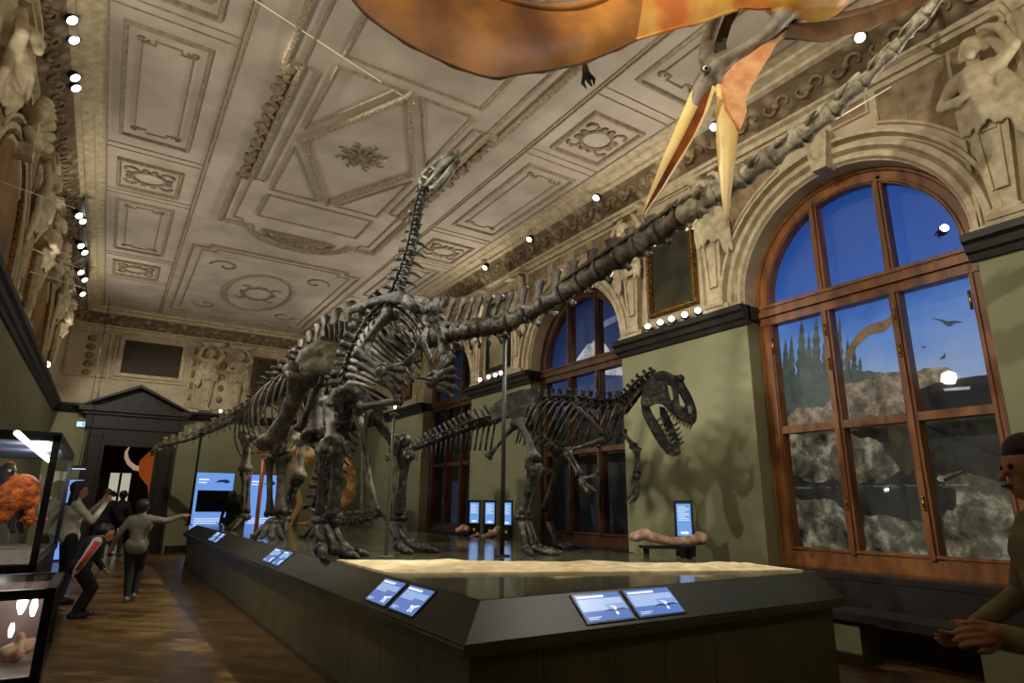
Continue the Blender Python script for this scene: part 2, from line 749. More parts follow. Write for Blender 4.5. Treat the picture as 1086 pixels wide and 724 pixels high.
# ---------------------------------------------------------------- archivolts and panels above
for bay, c in enumerate(WIN[1:] + [18.94]):
    for X, sx in ((XR, -1), (XL, 1)):
        if bay == 3:
            continue
        am = MB()
        nx = (sx, 0, 0)
        for r, w, h in ((1.40, .11, .05), (1.52, .12, .085), (1.64, .07, .11)):
            pts = [V((X, c - r * cos(pi * i / 28), ZSP + r * sin(pi * i / 28))) for i in range(29)]
            am.strip(pts, w, h, nx, closed=False)
        for s in (-1, 1):
            am.bb((X, c + s * 1.34, 4.06), (X + sx * .07, c + s * 1.7, 4.12))
        trim(am, M_STUCCO)
        ks = MB()      # keystone
        ks.plate([[(X, c - .09, 5.40), (X, c + .09, 5.40), (X, c + .15, 5.86), (X, c - .15, 5.86)]], (sx * .2, 0, 0))
        ks.ell((X + sx * .17, c, 5.66), (.08, .1, .16))
        trim(ks, M_STUCCO)
        sp = MB()
        so = MB()
        for s in (-1, 1):
            # spandrel
            arc = [V((X, c + s * 1.76 * sin(a), ZSP + 1.76 * cos(a))) for a in [radians(22 + 5 * k) for k in range(9)]]
            poly = arc + [V((X, c + s * 1.62, 6.13)), V((X, c + s * 1.62 * .42, 6.13))]
            poly = [arc[0]] + arc[1:] + [V((X, c + s * 1.66, 5.45)), V((X, c + s * 1.66, 6.14)), V((X, c + s * .66, 6.14))]
            sp.plate([poly], (sx * .012, 0, 0))
            so.strip(poly, .05, .045, nx)
            rect = [(X, c + s * .12, 5.93), (X, c + s * .56, 5.93), (X, c + s * .56, 6.14), (X, c + s * .12, 6.14)]
            so.strip(rect if s > 0 else rect[::-1], .04, .035, nx)
            sp.plate([rect], (sx * .012, 0, 0))
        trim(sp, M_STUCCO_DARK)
        trim(so, M_STUCCO)
for X, sx, pl in ((XR, -1, PIER), (XL, 1, PIER[1:])):
    pm = MB()
    for c in pl:
        for s in (-1, 1):
            pm.strip([(X, c + s * .56, 4.1), (X, c + s * .56, 6.2)], .07, .05, (sx, 0, 0), closed=False)
            pm.strip([(X, c + s * 1.12, 4.1), (X, c + s * 1.12, 6.2)], .06, .05, (sx, 0, 0), closed=False)
            pm.bb((X, c + s * .62, 4.06), (X + sx * .13, c + s * 1.04, 4.14))
        pm.strip([(X, c - .44, 6.0), (X, c + .44, 6.0), (X, c + .44, 6.19), (X, c - .44, 6.19)], .04, .03, (sx, 0, 0))
    trim(pm, M_STUCCO)

# ---------------------------------------------------------------- ceiling stucco
ND = (0, 0, -1)


def rect(x0, y0, x1, y1, z=ZC):
    return [(x0, y0, z), (x1, y0, z), (x1, y1, z), (x0, y1, z)]


def notch_rect(x0, y0, x1, y1, n=.14, z=ZC):
    return [V((x, y, z)) for x, y in [(x0 + n, y0), (x1 - n, y0), (x1 - n, y0 + n * .6), (x1, y0 + n * .6), (x1, y1 - n * .6), (x1 - n, y1 - n * .6),
                                      (x1 - n, y1), (x0 + n, y1), (x0 + n, y1 - n * .6), (x0, y1 - n * .6), (x0, y0 + n * .6), (x0 + n, y0 + n * .6)]]


def wreath(mb, x, y, rx, ry, z=ZC):
    pts = [V((x + rx * cos(a), y + ry * sin(a), z - .015)) for a in [2 * pi * i / 24 for i in range(25)]]
    mb.tube(pts, .03, seg=6)
    for k in range(4):
        a = k * pi / 2
        for s in (-1, 1):
            mb.ell((x + (rx + .05) * cos(a) + s * .07 * sin(a), y + (ry + .05) * sin(a) + s * .07 * cos(a), z - .01), (.06, .06, .03), seg=8, rings=4)
    for sx in (-1, 1):
        for sy in (-1, 1):
            c = V((x + sx * rx * 1.05, y + sy * ry * .95, z - .01))
            mb.tube([c + V((sx * .1 * cos(a), sy * .1 * sin(a), 0)) for a in [0, .8, 1.6, 2.6, 3.6, 4.4]], [.03, .03, .026, .022, .018, .012], seg=5)


for xa, xb in ((-.565, .335), (5.065, 5.965)):
    for k in range(-2, 3):
        y0 = 7.43 + 5.15 * k
        if y0 + 2.7 > 20.2 or y0 < -3:
            continue
        a = MB()
        a.strip(rect(xa, y0, xb, y0 + 2.66), .06, .04, ND)
        a.strip(notch_rect(xa + .17, y0 + .2, xb - .17, y0 + 2.46), .024, .022, ND)
        trim(a, M_MOULD)
        r = MB()
        for sx in (0, 1):
            for sy in (0, 1):
                c = V((xa + .17 + sx * .56, y0 + .22 + sy * 2.2, ZC - .01))
                r.tube([c + V(((.07 - .007 * j) * cos(j * .8) * (1 - 2 * sx), (.07 - .007 * j) * sin(j * .8) * (1 - 2 * sy), 0)) for j in range(8)], .018, seg=5)
        trim(r, M_RELIEF, smooth=True)
    for k in range(-2, 3):
        y0 = 10.93 + 5.15 * k
        if y0 > 19.5 or y0 < -3:
            continue
        a = MB()
        a.strip(rect(xa, y0, xb, y0 + 1.03), .07, .05, ND)
        trim(a, M_MOULD)
        w = MB()
        wreath(w, (xa + xb) / 2, y0 + .515, .25, .22)
        trim(w, M_RELIEF, smooth=True)
ls = MB()
for x in (-.74, .60, .66, XC * 2 - .60, XC * 2 - .66, 6.14):
    ls.strip([(x, YN, ZC), (x, YF, ZC)], .03, .02, ND, closed=False)
for k in range(-2, 4):
    for off in (-.36, -.20, 3.06, 3.22):
        y = 7.43 + 5.15 * k + off - .06
        if -3 < y < 20.6:
            for xa, xb in ((-.74, .60), (4.80, 6.14)):
                ls.strip([(xa, y, ZC), (xb, y, ZC)], .022, .015, ND, closed=False)
trim(ls, M_MOULD)

# big beaded border of the centre panel
half = []
yb = 3.63
for sx, sy in ((1, 1),):
    pass


def border_pts(o1, o2, yend, r, dy):
    """closed outline round the centre panel; o1 half width, o2 half width of the waist, r notch radius"""
    q = [(o1, 1.66), (o1, yend), (r, yend)]
    pts = []
    right = [(o2, 0), (o2, 1.66)] + q
    arc = [(r * cos(a), yend + dy * sin(a)) for a in [pi * i / 16 for i in range(1, 16)]]
    top = right + arc + [(-x, y) for x, y in reversed(right)]
    bot = [(-x, -y) for x, y in top[1:-1]]
    return [V((XC + x, YC + y, ZC)) for x, y in top + bot]


bd = MB()
bpts = border_pts(1.57, 1.37, 3.64, 1.02, .75)
bd.strip(bpts, .09, .07, ND)
n = len(bpts)
for i in range(n):
    a, b = bpts[i], bpts[(i + 1) % n]
    L = (b - a).length
    k = max(1, int(L / .085))
    for j in range(k):
        bd.ell(a.lerp(b, (j + .5) / k) + V((0, 0, -.07)), (.026, .026, .02), seg=5, rings=3)
trim(bd, M_BEAD)
b2 = MB()
b2.strip(border_pts(1.36, 1.14, 3.42, 1.2, .75), .03, .03, ND)
b2.strip(rect(XC - .98, YC - 3.3, XC + .98, YC - 2.14), .04, .03, ND)
b2.strip(rect(XC - .98, YC + 2.14, XC + .98, YC + 3.1), .04, .03, ND)
for sx in (-1, 1):
    for sy in (-1, 1):
        t = [V((XC + sx * .18, YC + sy * 1.9, ZC)), V((XC + sx * .98, YC + sy * 1.9, ZC)), V((XC + sx * .98, YC + sy * .3, ZC))]
        b2.strip(t if sx * sy > 0 else t[::-1], .035, .03, ND)
trim(b2, M_MOULD)
dm = MB()
dpts = [V((XC + .9, YC, ZC)), V((XC, YC + 1.88, ZC)), V((XC - .9, YC, ZC)), V((XC, YC - 1.88, ZC))]
dm.strip(dpts, .08, .06, ND)
for i in range(4):
    a, b = dpts[i], dpts[(i + 1) % 4]
    for j in range(24):
        dm.ell(a.lerp(b, (j + .5) / 24) + V((0, 0, -.06)), (.024, .024, .02), seg=5, rings=3)
trim(dm, M_BEAD)
ro = MB()     # rosette
ro.lathe((XC, YC, ZC - .09), [(.02, 0), (.06, .01), (.07, .06), (.10, .07), (.12, .05), (.14, .09)], seg=18)
for k in range(12):
    a = 2 * pi * k / 12
    M = Matrix.Rotation(a, 3, 'Z')
    ro.ell(V((XC, YC, ZC - .02)) + M @ V((.2, 0, 0)), (.09, .035, .03), M=M, seg=8, rings=4)
for k in range(8):
    a = 2 * pi * k / 8 + .2
    c = V((XC + .34 * cos(a), YC + .36 * sin(a), ZC - .01))
    ro.tube([c + V((.06 * cos(a + j * .9), .06 * sin(a + j * .9), 0)) for j in range(6)], .014, seg=5)
trim(ro, M_RELIEF, smooth=True)
for sx in (-1, 1):
    lb = MB()      # leaf garland beside the waist of the border
    for j in range(44):
        y = YC - 1.55 + j * 3.1 / 43
        x = XC + sx * (1.5 + .035 * sin(j * 1.9))
        M = Matrix.Rotation(j * 2.4, 3, 'Z')
        lb.ell((x, y, ZC - .03), (.075 if j % 7 else .12, .045 if j % 7 else .10, .05), M=M, seg=7, rings=4)
    trim(lb, M_RELIEF, smooth=True)
for sy in (-1, 1):
    fn = MB()      # fan shells at the ends
    cy = YC + sy * 3.72
    for k in range(9):
        a = radians(8 + 20.5 * k)
        fn.tube([V((XC + .09 * cos(a), cy + sy * .05 * sin(a), ZC - .02)), V((XC + .55 * cos(a), cy + sy * .36 * sin(a), ZC - .03))], [.02, .075], seg=6, up=(0, 0, 1), flat=1.0)
    fn.tube([V((XC + .72 * cos(a), cy + sy * .5 * sin(a), ZC - .02)) for a in [pi * i / 16 for i in range(17)]], .03, seg=6)
    fn.tube([V((XC - .72, cy, ZC - .02)), V((XC + .72, cy, ZC - .02))], .03, seg=6)
    trim(fn, M_RELIEF, smooth=True)
# end fields with ovals
for y0, y1 in ((13.9, 19.7), (-2.6, 3.5)):
    e = MB()
    e.strip(notch_rect(XC - 1.85, y0, XC + 1.85, y1, .35), .05, .04, ND)
    e.strip(notch_rect(XC - 1.65, y0 + .22, XC + 1.65, y1 - .22, .3), .025, .025, ND)
    ym = (y0 + y1) / 2
    e.strip([V((XC + .8 * cos(a), ym + 1.6 * sin(a), ZC)) for a in [2 * pi * i / 36 for i in range(36)]], .05, .05, ND)
    trim(e, M_MOULD)
    g = MB()
    wreath(g, XC, ym, .35, .5)
    for sx in (-1, 1):
        for sy in (-1, 1):
            c = V((XC + sx * 1.05, ym + sy * 1.7, ZC - .01))
            g.tube([c + V((sx * (.34 - .035 * j) * cos(j * .75), sy * (.4 - .04 * j) * sin(j * .75), 0)) for j in range(9)], .025, seg=5)
    trim(g, M_RELIEF, smooth=True)

# ================================================================== windows
M_SKY = None


def sky_mat(name, stops, z0, z1, strength):
    m, nt, b = new_mat(name)
    b.inputs['Roughness'].default_value = .6
    b.inputs['Base Color'].default_value = (.01, .01, .012, 1)
    g = nt.nodes.new('ShaderNodeNewGeometry')
    sp = nt.nodes.new('ShaderNodeSeparateXYZ')
    nt.links.new(g.outputs['Position'], sp.inputs[0])
    mr = nt.nodes.new('ShaderNodeMapRange')
    mr.inputs[1].default_value = z0
    mr.inputs[2].default_value = z1
    nt.links.new(sp.outputs['Z'], mr.inputs[0])
    n = nt.nodes.new('ShaderNodeTexNoise')
    n.inputs['Scale'].default_value = 1.8
    n.inputs['Detail'].default_value = 6
    nt.links.new(g.outputs['Position'], n.inputs['Vector'])
    ad = nt.nodes.new('ShaderNodeMath')
    ad.operation = 'MULTIPLY_ADD'
    ad.inputs[1].default_value = .22
    nt.links.new(n.outputs['Fac'], ad.inputs[0])
    nt.links.new(mr.outputs[0], ad.inputs[2])
    sb = nt.nodes.new('ShaderNodeMath')
    sb.operation = 'SUBTRACT'
    sb.inputs[1].default_value = .11
    nt.links.new(ad.outputs[0], sb.inputs[0])
    c = ramp(nt, sb.outputs[0], stops)
    nt.links.new(c, b.inputs['Emission Color'])
    b.inputs['Emission Strength'].default_value = strength
    return m


def print_mat(name, c1, c2, scale, s=1.0, kind='noise', lo=.35, hi=.65, c3=None):
    """printed picture: back-lit colours"""
    m, nt, b = new_mat(name)
    b.inputs['Roughness'].default_value = .6
    b.inputs['Base Color'].default_value = (.01, .01, .01, 1)
    g = nt.nodes.new('ShaderNodeNewGeometry')
    n = nt.nodes.new('ShaderNodeTexNoise')
    n.inputs['Scale'].default_value = scale
    n.inputs['Detail'].default_value = 10
    n.inputs['Roughness'].default_value = .68
    if 'Distortion' in n.inputs:
        n.inputs['Distortion'].default_value = .25
    nt.links.new(g.outputs['Position'], n.inputs['Vector'])
    st = [(lo, c1), (hi, c2)]
    if c3:
        st.insert(1, ((lo + hi) / 2, c3))
    c = ramp(nt, n.outputs['Fac'], st)
    nt.links.new(c, b.inputs['Emission Color'])
    b.inputs['Emission Strength'].default_value = s
    return m


def make_window(idx, c, detail=True):
    w = thing('window_%d' % idx, None, None, (7.2, c, .75))
    w['kind'] = 'structure'
    fr = MB()
    X0, X1 = 7.16, 7.30
    # outer frame
    outer = arch_pts(c, RW, .75, ZSP, X0, 28)
    inner = arch_pts(c, RW - .19, .94, ZSP, X0, 28)
    fr.plate([outer, inner], (X1 - X0, 0, 0))
    fr.strip(arch_pts(c, RW - .03, .79, ZSP, X0, 28), .05, .03, (-1, 0, 0))
    fr.strip(arch_pts(c, RW - .16, .97, ZSP, X0, 28), .04, .02, (-1, 0, 0))
    # transom
    fr.bb((X0 - .02, c - RW, 3.79), (X1, c + RW, 4.06))
    fr.bb((X0 - .06, c - RW, 3.90), (X0, c + RW, 3.98))
    fr.bb((X0 - .04, c - RW, 4.02), (X0, c + RW, 4.06))
    for dy in (-.405, .405):
        fr.bb((X0 - .0, c + dy - .055, .94), (X1, c + dy + .055, 3.79))
        fr.bb((X0 - .03, c + dy - .025, .94), (X0, c + dy + .025, 3.79))
        zt = ZSP + sqrt((RW - .12) ** 2 - dy * dy)
        fr.bb((X0, c + dy - .05, 4.06), (X1, c + dy + .05, zt))
        fr.bb((X0 - .03, c + dy - .022, 4.06), (X0, c + dy + .022, zt))
    fr.bb((X0 + .005, c - RW + .1, 2.35), (X1, c + RW - .1, 2.44))
    fr.bb((X0 - .02, c - RW, .75), (X1, c + RW, .83))
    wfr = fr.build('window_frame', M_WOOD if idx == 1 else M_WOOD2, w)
    sl = MB()
    sl.bb((6.86, c - RW - .1, .70), (7.30, c + RW + .1, .76))
    sl.build('window_sill', M_DWOOD, w)
    for dy in (-.405, .405):
        for z in (3.55, 3.12, 1.5):
            h = MB()
            h.tube([(X0 - .04, c + dy, z - .05), (X0 - .04, c + dy, z + .05)], .014, seg=8)
            h.ell((X0 - .045, c + dy, z + .06), .018, seg=8, rings=5)
            h.ell((X0 - .045, c + dy, z - .06), .018, seg=8, rings=5)
            h.build('hinge', M_BRASS, wfr, smooth=True)
    for s in (-1, 1):
        h = MB()
        h.tube([(X0 - .03, c + s * (RW - .2), 3.4), (X0 - .03, c + s * (RW - .2), 3.6)], .016, seg=8)
        h.build('hinge', M_BRASS, wfr, smooth=True)
    g = MB()
    ap = arch_pts(c, RW - .1, .9, ZSP, 7.24, 28)
    g.add(ap, [list(range(len(ap)))[::-1]])
    g.build('pane', M_GLASS, w)
    return w


for i, c in enumerate(WIN[1:]):
    make_window(i + 1, c)

XB = 7.50


def bpoly(pts, off=830, offy=320, s=.3867, lay=0):
    X = XB - .006 * lay
    out = []
    for u, v in pts:
        p = onplane(off + s * u, offy + s * v, 0, X)
        out.append(p)
    return out


# back-lit diorama print behind the first window
bd1 = thing('backdrop_print', 'back-lit printed backdrop of a rocky prehistoric shore behind the nearest arched window', 'backdrop', (XB, 3.64, 0))
sk = MB()
sk.plate([arch_pts(3.64, 1.56, 0, ZSP, XB, 28)], (.02, 0, 0))
sk.build('sky', sky_mat('printed_sky', [(0, rgb(8, 10, 10)), (.33, rgb(10, 12, 12)), (.40, rgb(140, 158, 184)), (.58, rgb(88, 126, 186)), (.72, rgb(44, 86, 162)), (1, rgb(26, 60, 128))], .8, 5.45, .95), bd1)
PR = dict(
    tree=print_mat('printed_trees', rgb(52, 64, 66), rgb(84, 92, 80), 6, .8),
    rock=print_mat('printed_rocks', rgb(50, 45, 35), rgb(172, 156, 130), 5, .8, lo=.36, hi=.66, c3=rgb(112, 100, 82)),
    rock2=print_mat('printed_near_rocks', rgb(24, 23, 18), rgb(156, 150, 126), 4.5, .75, lo=.37, hi=.68, c3=rgb(82, 78, 62)),
    dark=print_mat('printed_dark_sea', rgb(6, 7, 7), rgb(20, 22, 24), 4, .8),
    glint=print_mat('printed_glint', rgb(150, 160, 175), rgb(190, 200, 210), 9, .8),
    ground=print_mat('printed_dark_ground', rgb(14, 14, 11), rgb(40, 40, 32), 7, .8),
    brown=print_mat('printed_boulder', rgb(30, 28, 20), rgb(62, 58, 40), 6, .8),
    ptero=print_mat('printed_pterosaur', rgb(84, 82, 64), rgb(140, 104, 64), 8, .8),
    bird=print_mat('printed_distant_pterosaurs', rgb(44, 54, 70), rgb(58, 66, 80), 8, .8))


def pprt(name, pts, key, lay):
    mb = MB()
    mb.plate([bpoly(pts, lay=lay)], (.003, 0, 0))
    mb.build(name, PR[key], bd1)


def jag(pts, amp, n=5, seed=1):
    rnd = random.Random(seed)
    out = []
    for (a, b), (c_, d) in zip(pts, pts[1:] + pts[:1]):
        for k in range(n):
            t = k / n
            j = amp if k else 0
            out.append((a + (c_ - a) * t + rnd.uniform(-j, j), b + (d - b) * t + rnd.uniform(-j, j)))
    return out


pprt('ground', [(0, 330), (380, 300), (380, 305), (620, 285), (700, 760), (-20, 760)], 'ground', 1)
TRS = [(8, 100, 15), (24, 88, 14), (52, 42, 20), (72, 78, 15), (92, 38, 21), (118, 66, 17), (136, 74, 16), (156, 36, 17), (178, 96, 14), (196, 118, 14), (212, 150, 13)]
for q, (u, v, w) in enumerate(TRS):
    rnd = random.Random(q)
    lft, rgt = [], []
    for k in range(13):
        t = k / 12
        ww = w * (t ** .75) * (.72 if k % 2 else 1.1) * rnd.uniform(.85, 1.15)
        vv = v + (235 - v) * t
        lft.append((u - ww, vv))
        rgt.append((u + ww, vv + rnd.uniform(-2, 2)))
    pprt('conifer_tree', lft + rgt[:0:-1], 'tree', 1 + .25 * (q % 3))
pprt('undergrowth', jag([(-20, 215), (40, 200), (90, 205), (150, 195), (200, 190), (240, 188), (300, 200), (300, 330), (-20, 345)], 4, 5, 21), 'tree', 1.8)
pprt('rocks', jag([(0, 330), (40, 290), (110, 290), (170, 225), (230, 212), (270, 196), (340, 190), (400, 182), (450, 178), (467, 190), (463, 215), (420, 225), (385, 240), (378, 300), (300, 312), (180, 330), (-5, 350)], 4, 4, 3), 'rock', 2)
pprt('sea', [(374, 240), (420, 222), (470, 212), (530, 203), (600, 196), (640, 290), (640, 300), (378, 304)], 'dark', 3)
pprt('water_glint', [(440, 238), (480, 234), (515, 232), (512, 240), (445, 244)], 'glint', 4)
pprt('boulders', jag([(0, 355), (100, 362), (190, 360), (275, 392), (322, 462), (250, 500), (200, 500), (150, 490), (60, 490), (10, 450)], 7, 4, 5), 'rock2', 2)
pprt('dark_boulder', [(285, 350), (330, 332), (372, 330), (376, 440), (345, 480), (320, 450), (300, 400)], 'brown', 3)
pprt('boulders', jag([(20, 540), (90, 540), (130, 540), (175, 580), (185, 630), (215, 720), (100, 720), (40, 640)], 7, 4, 6), 'rock2', 2)
pprt('boulders', jag([(225, 585), (300, 590), (380, 604), (400, 568), (430, 640), (440, 740), (225, 730)], 7, 4, 8), 'rock2', 2)
pprt('boulders', jag([(425, 475), (500, 465), (600, 500), (680, 520), (720, 760), (455, 760), (440, 590), (475, 560), (475, 520), (430, 492)], 6, 4, 9), 'rock2', 2)
pprt('driftwood', [(390, 340), (440, 352), (600, 415), (598, 424), (440, 364)], 'dark', 3)
pprt('driftwood', [(440, 486), (500, 462), (502, 468), (445, 494)], 'dark', 3)
pprt('flying_pterosaur', [(165, 165), (182, 122), (205, 88), (240, 62), (285, 48), (325, 18), (330, 24), (308, 52), (278, 82), (235, 92), (204, 122), (182, 168)], 'ptero', 3)
pprt('distant_pterosaur', [(403, 43), (440, 49), (453, 53), (466, 51), (497, 54), (470, 60), (460, 68), (448, 65), (436, 54)], 'bird', 3)
pprt('distant_pterosaur', [(378, 119), (388, 123), (396, 120), (388, 128)], 'bird', 3)
pprt('distant_pterosaur', [(428, 156), (440, 148), (447, 139), (446, 153), (440, 157)], 'bird', 3)

# prints behind the further windows
bd2 = thing('backdrop_print', 'back-lit printed backdrop of a snowy volcano under dark sky behind the second arched window', 'backdrop', (XB, 8.74, 0))
sk = MB()
sk.plate([arch_pts(8.74, 1.56, 0, ZSP, XB, 28)], (.02, 0, 0))
M_NIGHT = sky_mat('printed_dusk_sky', [(0, rgb(6, 7, 7)), (.50, rgb(8, 9, 9)), (.56, rgb(52, 70, 106)), (.75, rgb(32, 52, 96)), (1, rgb(16, 30, 66))], .8, 5.45, .8)
sk.build('sky', M_NIGHT, bd2)
mb = MB()
vp = [(430, 530), (465, 492), (482, 468), (496, 448), (508, 446), (516, 436), (530, 430), (548, 448), (562, 468), (600, 500), (640, 540)]
mb.plate([[onplane(440 + .3683 * u, 200 + .3683 * v, 0, XB - .006) for u, v in vp]], (.003, 0, 0))
mb.build('snowy_mountain', print_mat('printed_snow', rgb(70, 80, 100), rgb(205, 205, 205), 5, .8, lo=.3, hi=.55), bd2)
mb = MB()
vp = [(525, 395), (560, 372), (600, 355), (600, 370), (560, 392), (535, 404)]
mb.plate([[onplane(440 + .3683 * u, 200 + .3683 * v, 0, XB - .006) for u, v in vp]], (.003, 0, 0))
mb.build('cloud', print_mat('printed_cloud', rgb(80, 92, 120), rgb(130, 140, 160), 5, .8), bd2)
for c, lab in ((13.84, 'back-lit printed backdrop of dark blue evening sky behind the third arched window'),):
    b3 = thing('backdrop_print', lab, 'backdrop', (XB, c, 0))
    sk = MB()
    sk.plate([arch_pts(c, 1.56, 0, ZSP, XB, 28)], (.02, 0, 0))
    sk.build('sky', sky_mat('printed_night_sky', [(0, rgb(5, 6, 6)), (.62, rgb(7, 8, 8)), (.70, rgb(22, 32, 54)), (1, rgb(12, 22, 50))], .8, 5.45, .7), b3)

# ================================================================== far door with pediment
dr = thing('door_1', None, None, (.5, YF, 0))
dr['kind'] = 'structure'
ds = MB()
for a, b in (((-.62, YF - .12, 0), (-.16, YF, 3.4)), ((1.12, YF - .12, 0), (1.6, YF, 3.4)), ((-.16, YF - .12, 2.95), (1.12, YF, 3.4)),
             ((-.7, YF - .18, 3.4), (1.68, YF, 3.78)), ((-.8, YF - .26, 3.78), (1.78, YF, 3.86)), ((-.9, YF - .34, 3.86), (1.88, YF, 3.98))):
    ds.bb(a, b)
for x in (-.4, 1.36):
    ds.bb((x - .14, YF - .2, .25), (x + .14, YF - .12, 3.3))
    ds.bb((x - .18, YF - .24, 0), (x + .18, YF - .12, .25))
    ds.bb((x - .17, YF - .23, 3.18), (x + .17, YF - .12, 3.32))
ds.build('door_surround', M_DWOOD, dr)
pd = MB()
tri = [V((-.9, YF - .05, 3.98)), V((1.88, YF - .05, 3.98)), V((.49, YF - .05, 4.66))]
pd.plate([tri], (0, .05, 0))
pd.strip(tri, .14, .26, (0, -1, 0))
pd.build('pediment', M_CORN, dr)

# stucco strips of the far wall
fm = MB()
NY = (0, -1, 0)
for x0, z0, x1, z1 in ((-.3, 4.85, 1.62, 6.14), (1.9, 4.2, 3.35, 6.14), (-1.42, 4.85, -.45, 6.14), (1.72, 4.2, 1.86, 6.14)):
    fm.strip([(x0, YF, z0), (x1, YF, z0), (x1, YF, z1), (x0, YF, z1)], .06, .04, NY)
for x in (3.4, 4.6, 5.0, 6.2):
    fm.strip([(x, YF, 4.15), (x, YF, 6.15)], .06, .05, NY, closed=False)
trim(fm, M_STUCCO)
fr = MB()
for x in (1.79, 2.62):
    for k in range(5):
        fr.ell((x, YF - .01, 4.5 + .36 * k), (.09, .04, .11), seg=8, rings=5)
for k in range(5):
    fr.ell((-.9, YF - .01, 4.95 + .25 * k), (.12, .04, .10), seg=8, rings=5)
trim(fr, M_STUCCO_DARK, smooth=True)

# skirting along the walls
sk = MB()
sk.bb((XL, YN, 0), (XL + .05, YF, .2))
struct('baseboard_left', sk, M_DWOOD)
sk = MB()
sk.bb((1.7, YF - .05, 0), (XR, YF, .2))
struct('baseboard_far', sk, M_DWOOD)
sk = MB()
sk.bb((XR - .05, YN, 0), (XR, YF, .2))
struct('baseboard_right', sk, M_DWOOD)
from mathutils import noise as mnoise
# ================================================================== platform
M_PLAT = mat('platform_paint', rgb(106, 104, 74), rgb(94, 92, 66), rough=.35, scale=3)
M_DECK = mat('polished_deck', rgb(92, 92, 74), rgb(78, 78, 62), rough=.11, scale=1.5, spec=.6)
M_SLOPE = mat('satin_rim', rgb(54, 56, 38), rgb(48, 50, 33), rough=.42, scale=2, spec=.3)
PX0, PX1, PY0, PY1 = 1.73, 5.35, 3.15, 17.0
ZL, ZD, INS = .72, .90, .23
plat = thing('display_platform', 'long low olive-grey exhibition platform with sloping rim and glossy dark deck under the skeletons', 'platform', ((PX0 + PX1) / 2, (PY0 + PY1) / 2, 0))
x0, x1, y0, y1 = PX0 + .09, PX1 - .06, PY0 + .09, PY1 - .09
core = MB()
core.bb((x0 + .012, y0 + .012, .0), (x1 - .012, y1 - .012, .655))
core.build('plinth_core', M_BLACK, plat)
k = 21
for i in range(k):
    a, b = y0 + (y1 - y0) * i / k, y0 + (y1 - y0) * (i + 1) / k
    MB().bb((x0, a + .003, .05), (x0 + .012, b - .003, .655)).build('side_panel', M_PLAT, plat)
k = 7
for i in range(k):
    a, b = x0 + (x1 - x0) * i / k, x0 + (x1 - x0) * (i + 1) / k
    MB().bb((a + .003, y0, .05), (b - .003, y0 + .012, .655)).build('side_panel', M_PLAT, plat)
MB().bb((x0 - .01, y0 - .01, 0), (x1 + .01, y1 + .01, .05)).build('kick_strip', mat('kick_strip', rgb(88, 70, 46), rough=.4), plat)
lip = MB()
lip.bb((PX0, PY0, .655), (PX1, PY1, .70))
lip.bb((PX0 + .008, PY0 + .008, .70), (PX1, PY1 - .008, ZL))
lip.build('lip', mat('lip_paint', rgb(74, 72, 56), rough=.25), plat)
xi, yi, yj = PX0 + INS, PY0 + INS, PY1 - INS
rim = MB()
pts = [(PX0 + .02, PY0 + .02, ZL), (PX1, PY0 + .02, ZL), (PX1, PY1 - .02, ZL), (PX0 + .02, PY1 - .02, ZL), (xi, yi, ZD), (PX1, yi, ZD), (PX1, yj, ZD), (xi, yj, ZD)]
rim.add(pts, [[0, 1, 5, 4], [0, 4, 7, 3], [3, 7, 6, 2], [1, 2, 6, 5], [3, 2, 1, 0]])
rim.build('sloped_rim', M_SLOPE, plat)
MB().bb((xi, yi, ZD - .03), (PX1, yj, ZD + .004)).build('deck', M_DECK, plat)
ZD += .004

# sandy trackway slab
M_SAND = mat('sandstone', rgb(244, 228, 184), rgb(206, 184, 136), rough=.85, scale=7, detail=8, bump=.6)
rows = []
A0, A1, B0, B1 = V((1.97, 4.80, 0)), V((1.97, 6.15, 0)), V((5.22, 3.42, 0)), V((5.33, 4.02, 0))
for i in range(15):
    v = i / 14
    r = []
    for j in range(71):
        u = j / 70
        p = A0.lerp(A1, v).lerp(B0.lerp(B1, v), u)
        q = mnoise.noise(V((p.x * 3, p.y * 4, 0))) * .5 + mnoise.noise(V((p.x * 9, p.y * 12, 3))) * .25
        z = ZD + .022 + .02 * q
        # footprints
        for fx, fv in ((.12, .5), (.27, .62), (.43, .42), (.60, .6), (.76, .45), (.9, .55)):
            d = ((u - fx) / .035) ** 2 + ((v - fv) / .22) ** 2
            z += .02 * math.exp(-(sqrt(d) - 1.25) ** 2 * 5) - .016 * math.exp(-d * 1.5)
        if i in (0, 14) or j in (0, 70):
            z = ZD + .018
        if i == 14 and j % 2:
            p = p + V((0, .03 * random.random(), 0))
        r.append(V((p.x, p.y, max(z, ZD + .004))))
    rows.append(r)
sl = MB()
sl.grid(rows)
edge = [rows[0], [V((p.x, p.y, ZD)) for p in rows[0]]]
sl.grid(edge)
sl.grid([rows[-1], [V((p.x, p.y, ZD)) for p in rows[-1]]])
sl.grid([[r[0] for r in rows], [V((r[0].x, r[0].y, ZD)) for r in rows]])
sl.grid([[r[-1] for r in rows], [V((r[-1].x, r[-1].y, ZD)) for r in rows]])
o = sl.build('trackway_slab', M_SAND, None, smooth=True)
tag(o, 'pale sandy slab of fossil trackway lying across the front of the deck', 'fossil slab')

# ------------------------------------------------------------------ tilted information screens
M_SCR = emat('screen_blue', rgb(92, 124, 190), 1.0, rough=.15)
M_SCRT = emat('screen_text', rgb(190, 212, 245), 1.0)
M_SCRB = emat('screen_light_field', rgb(128, 160, 215), 1.0)
M_SCRD = emat('screen_silhouette', rgb(26, 40, 84), .8)
M_SCRW = emat('screen_white_figure', rgb(225, 238, 255), 1.1)
M_RED = emat('screen_red', rgb(190, 60, 60), .9)


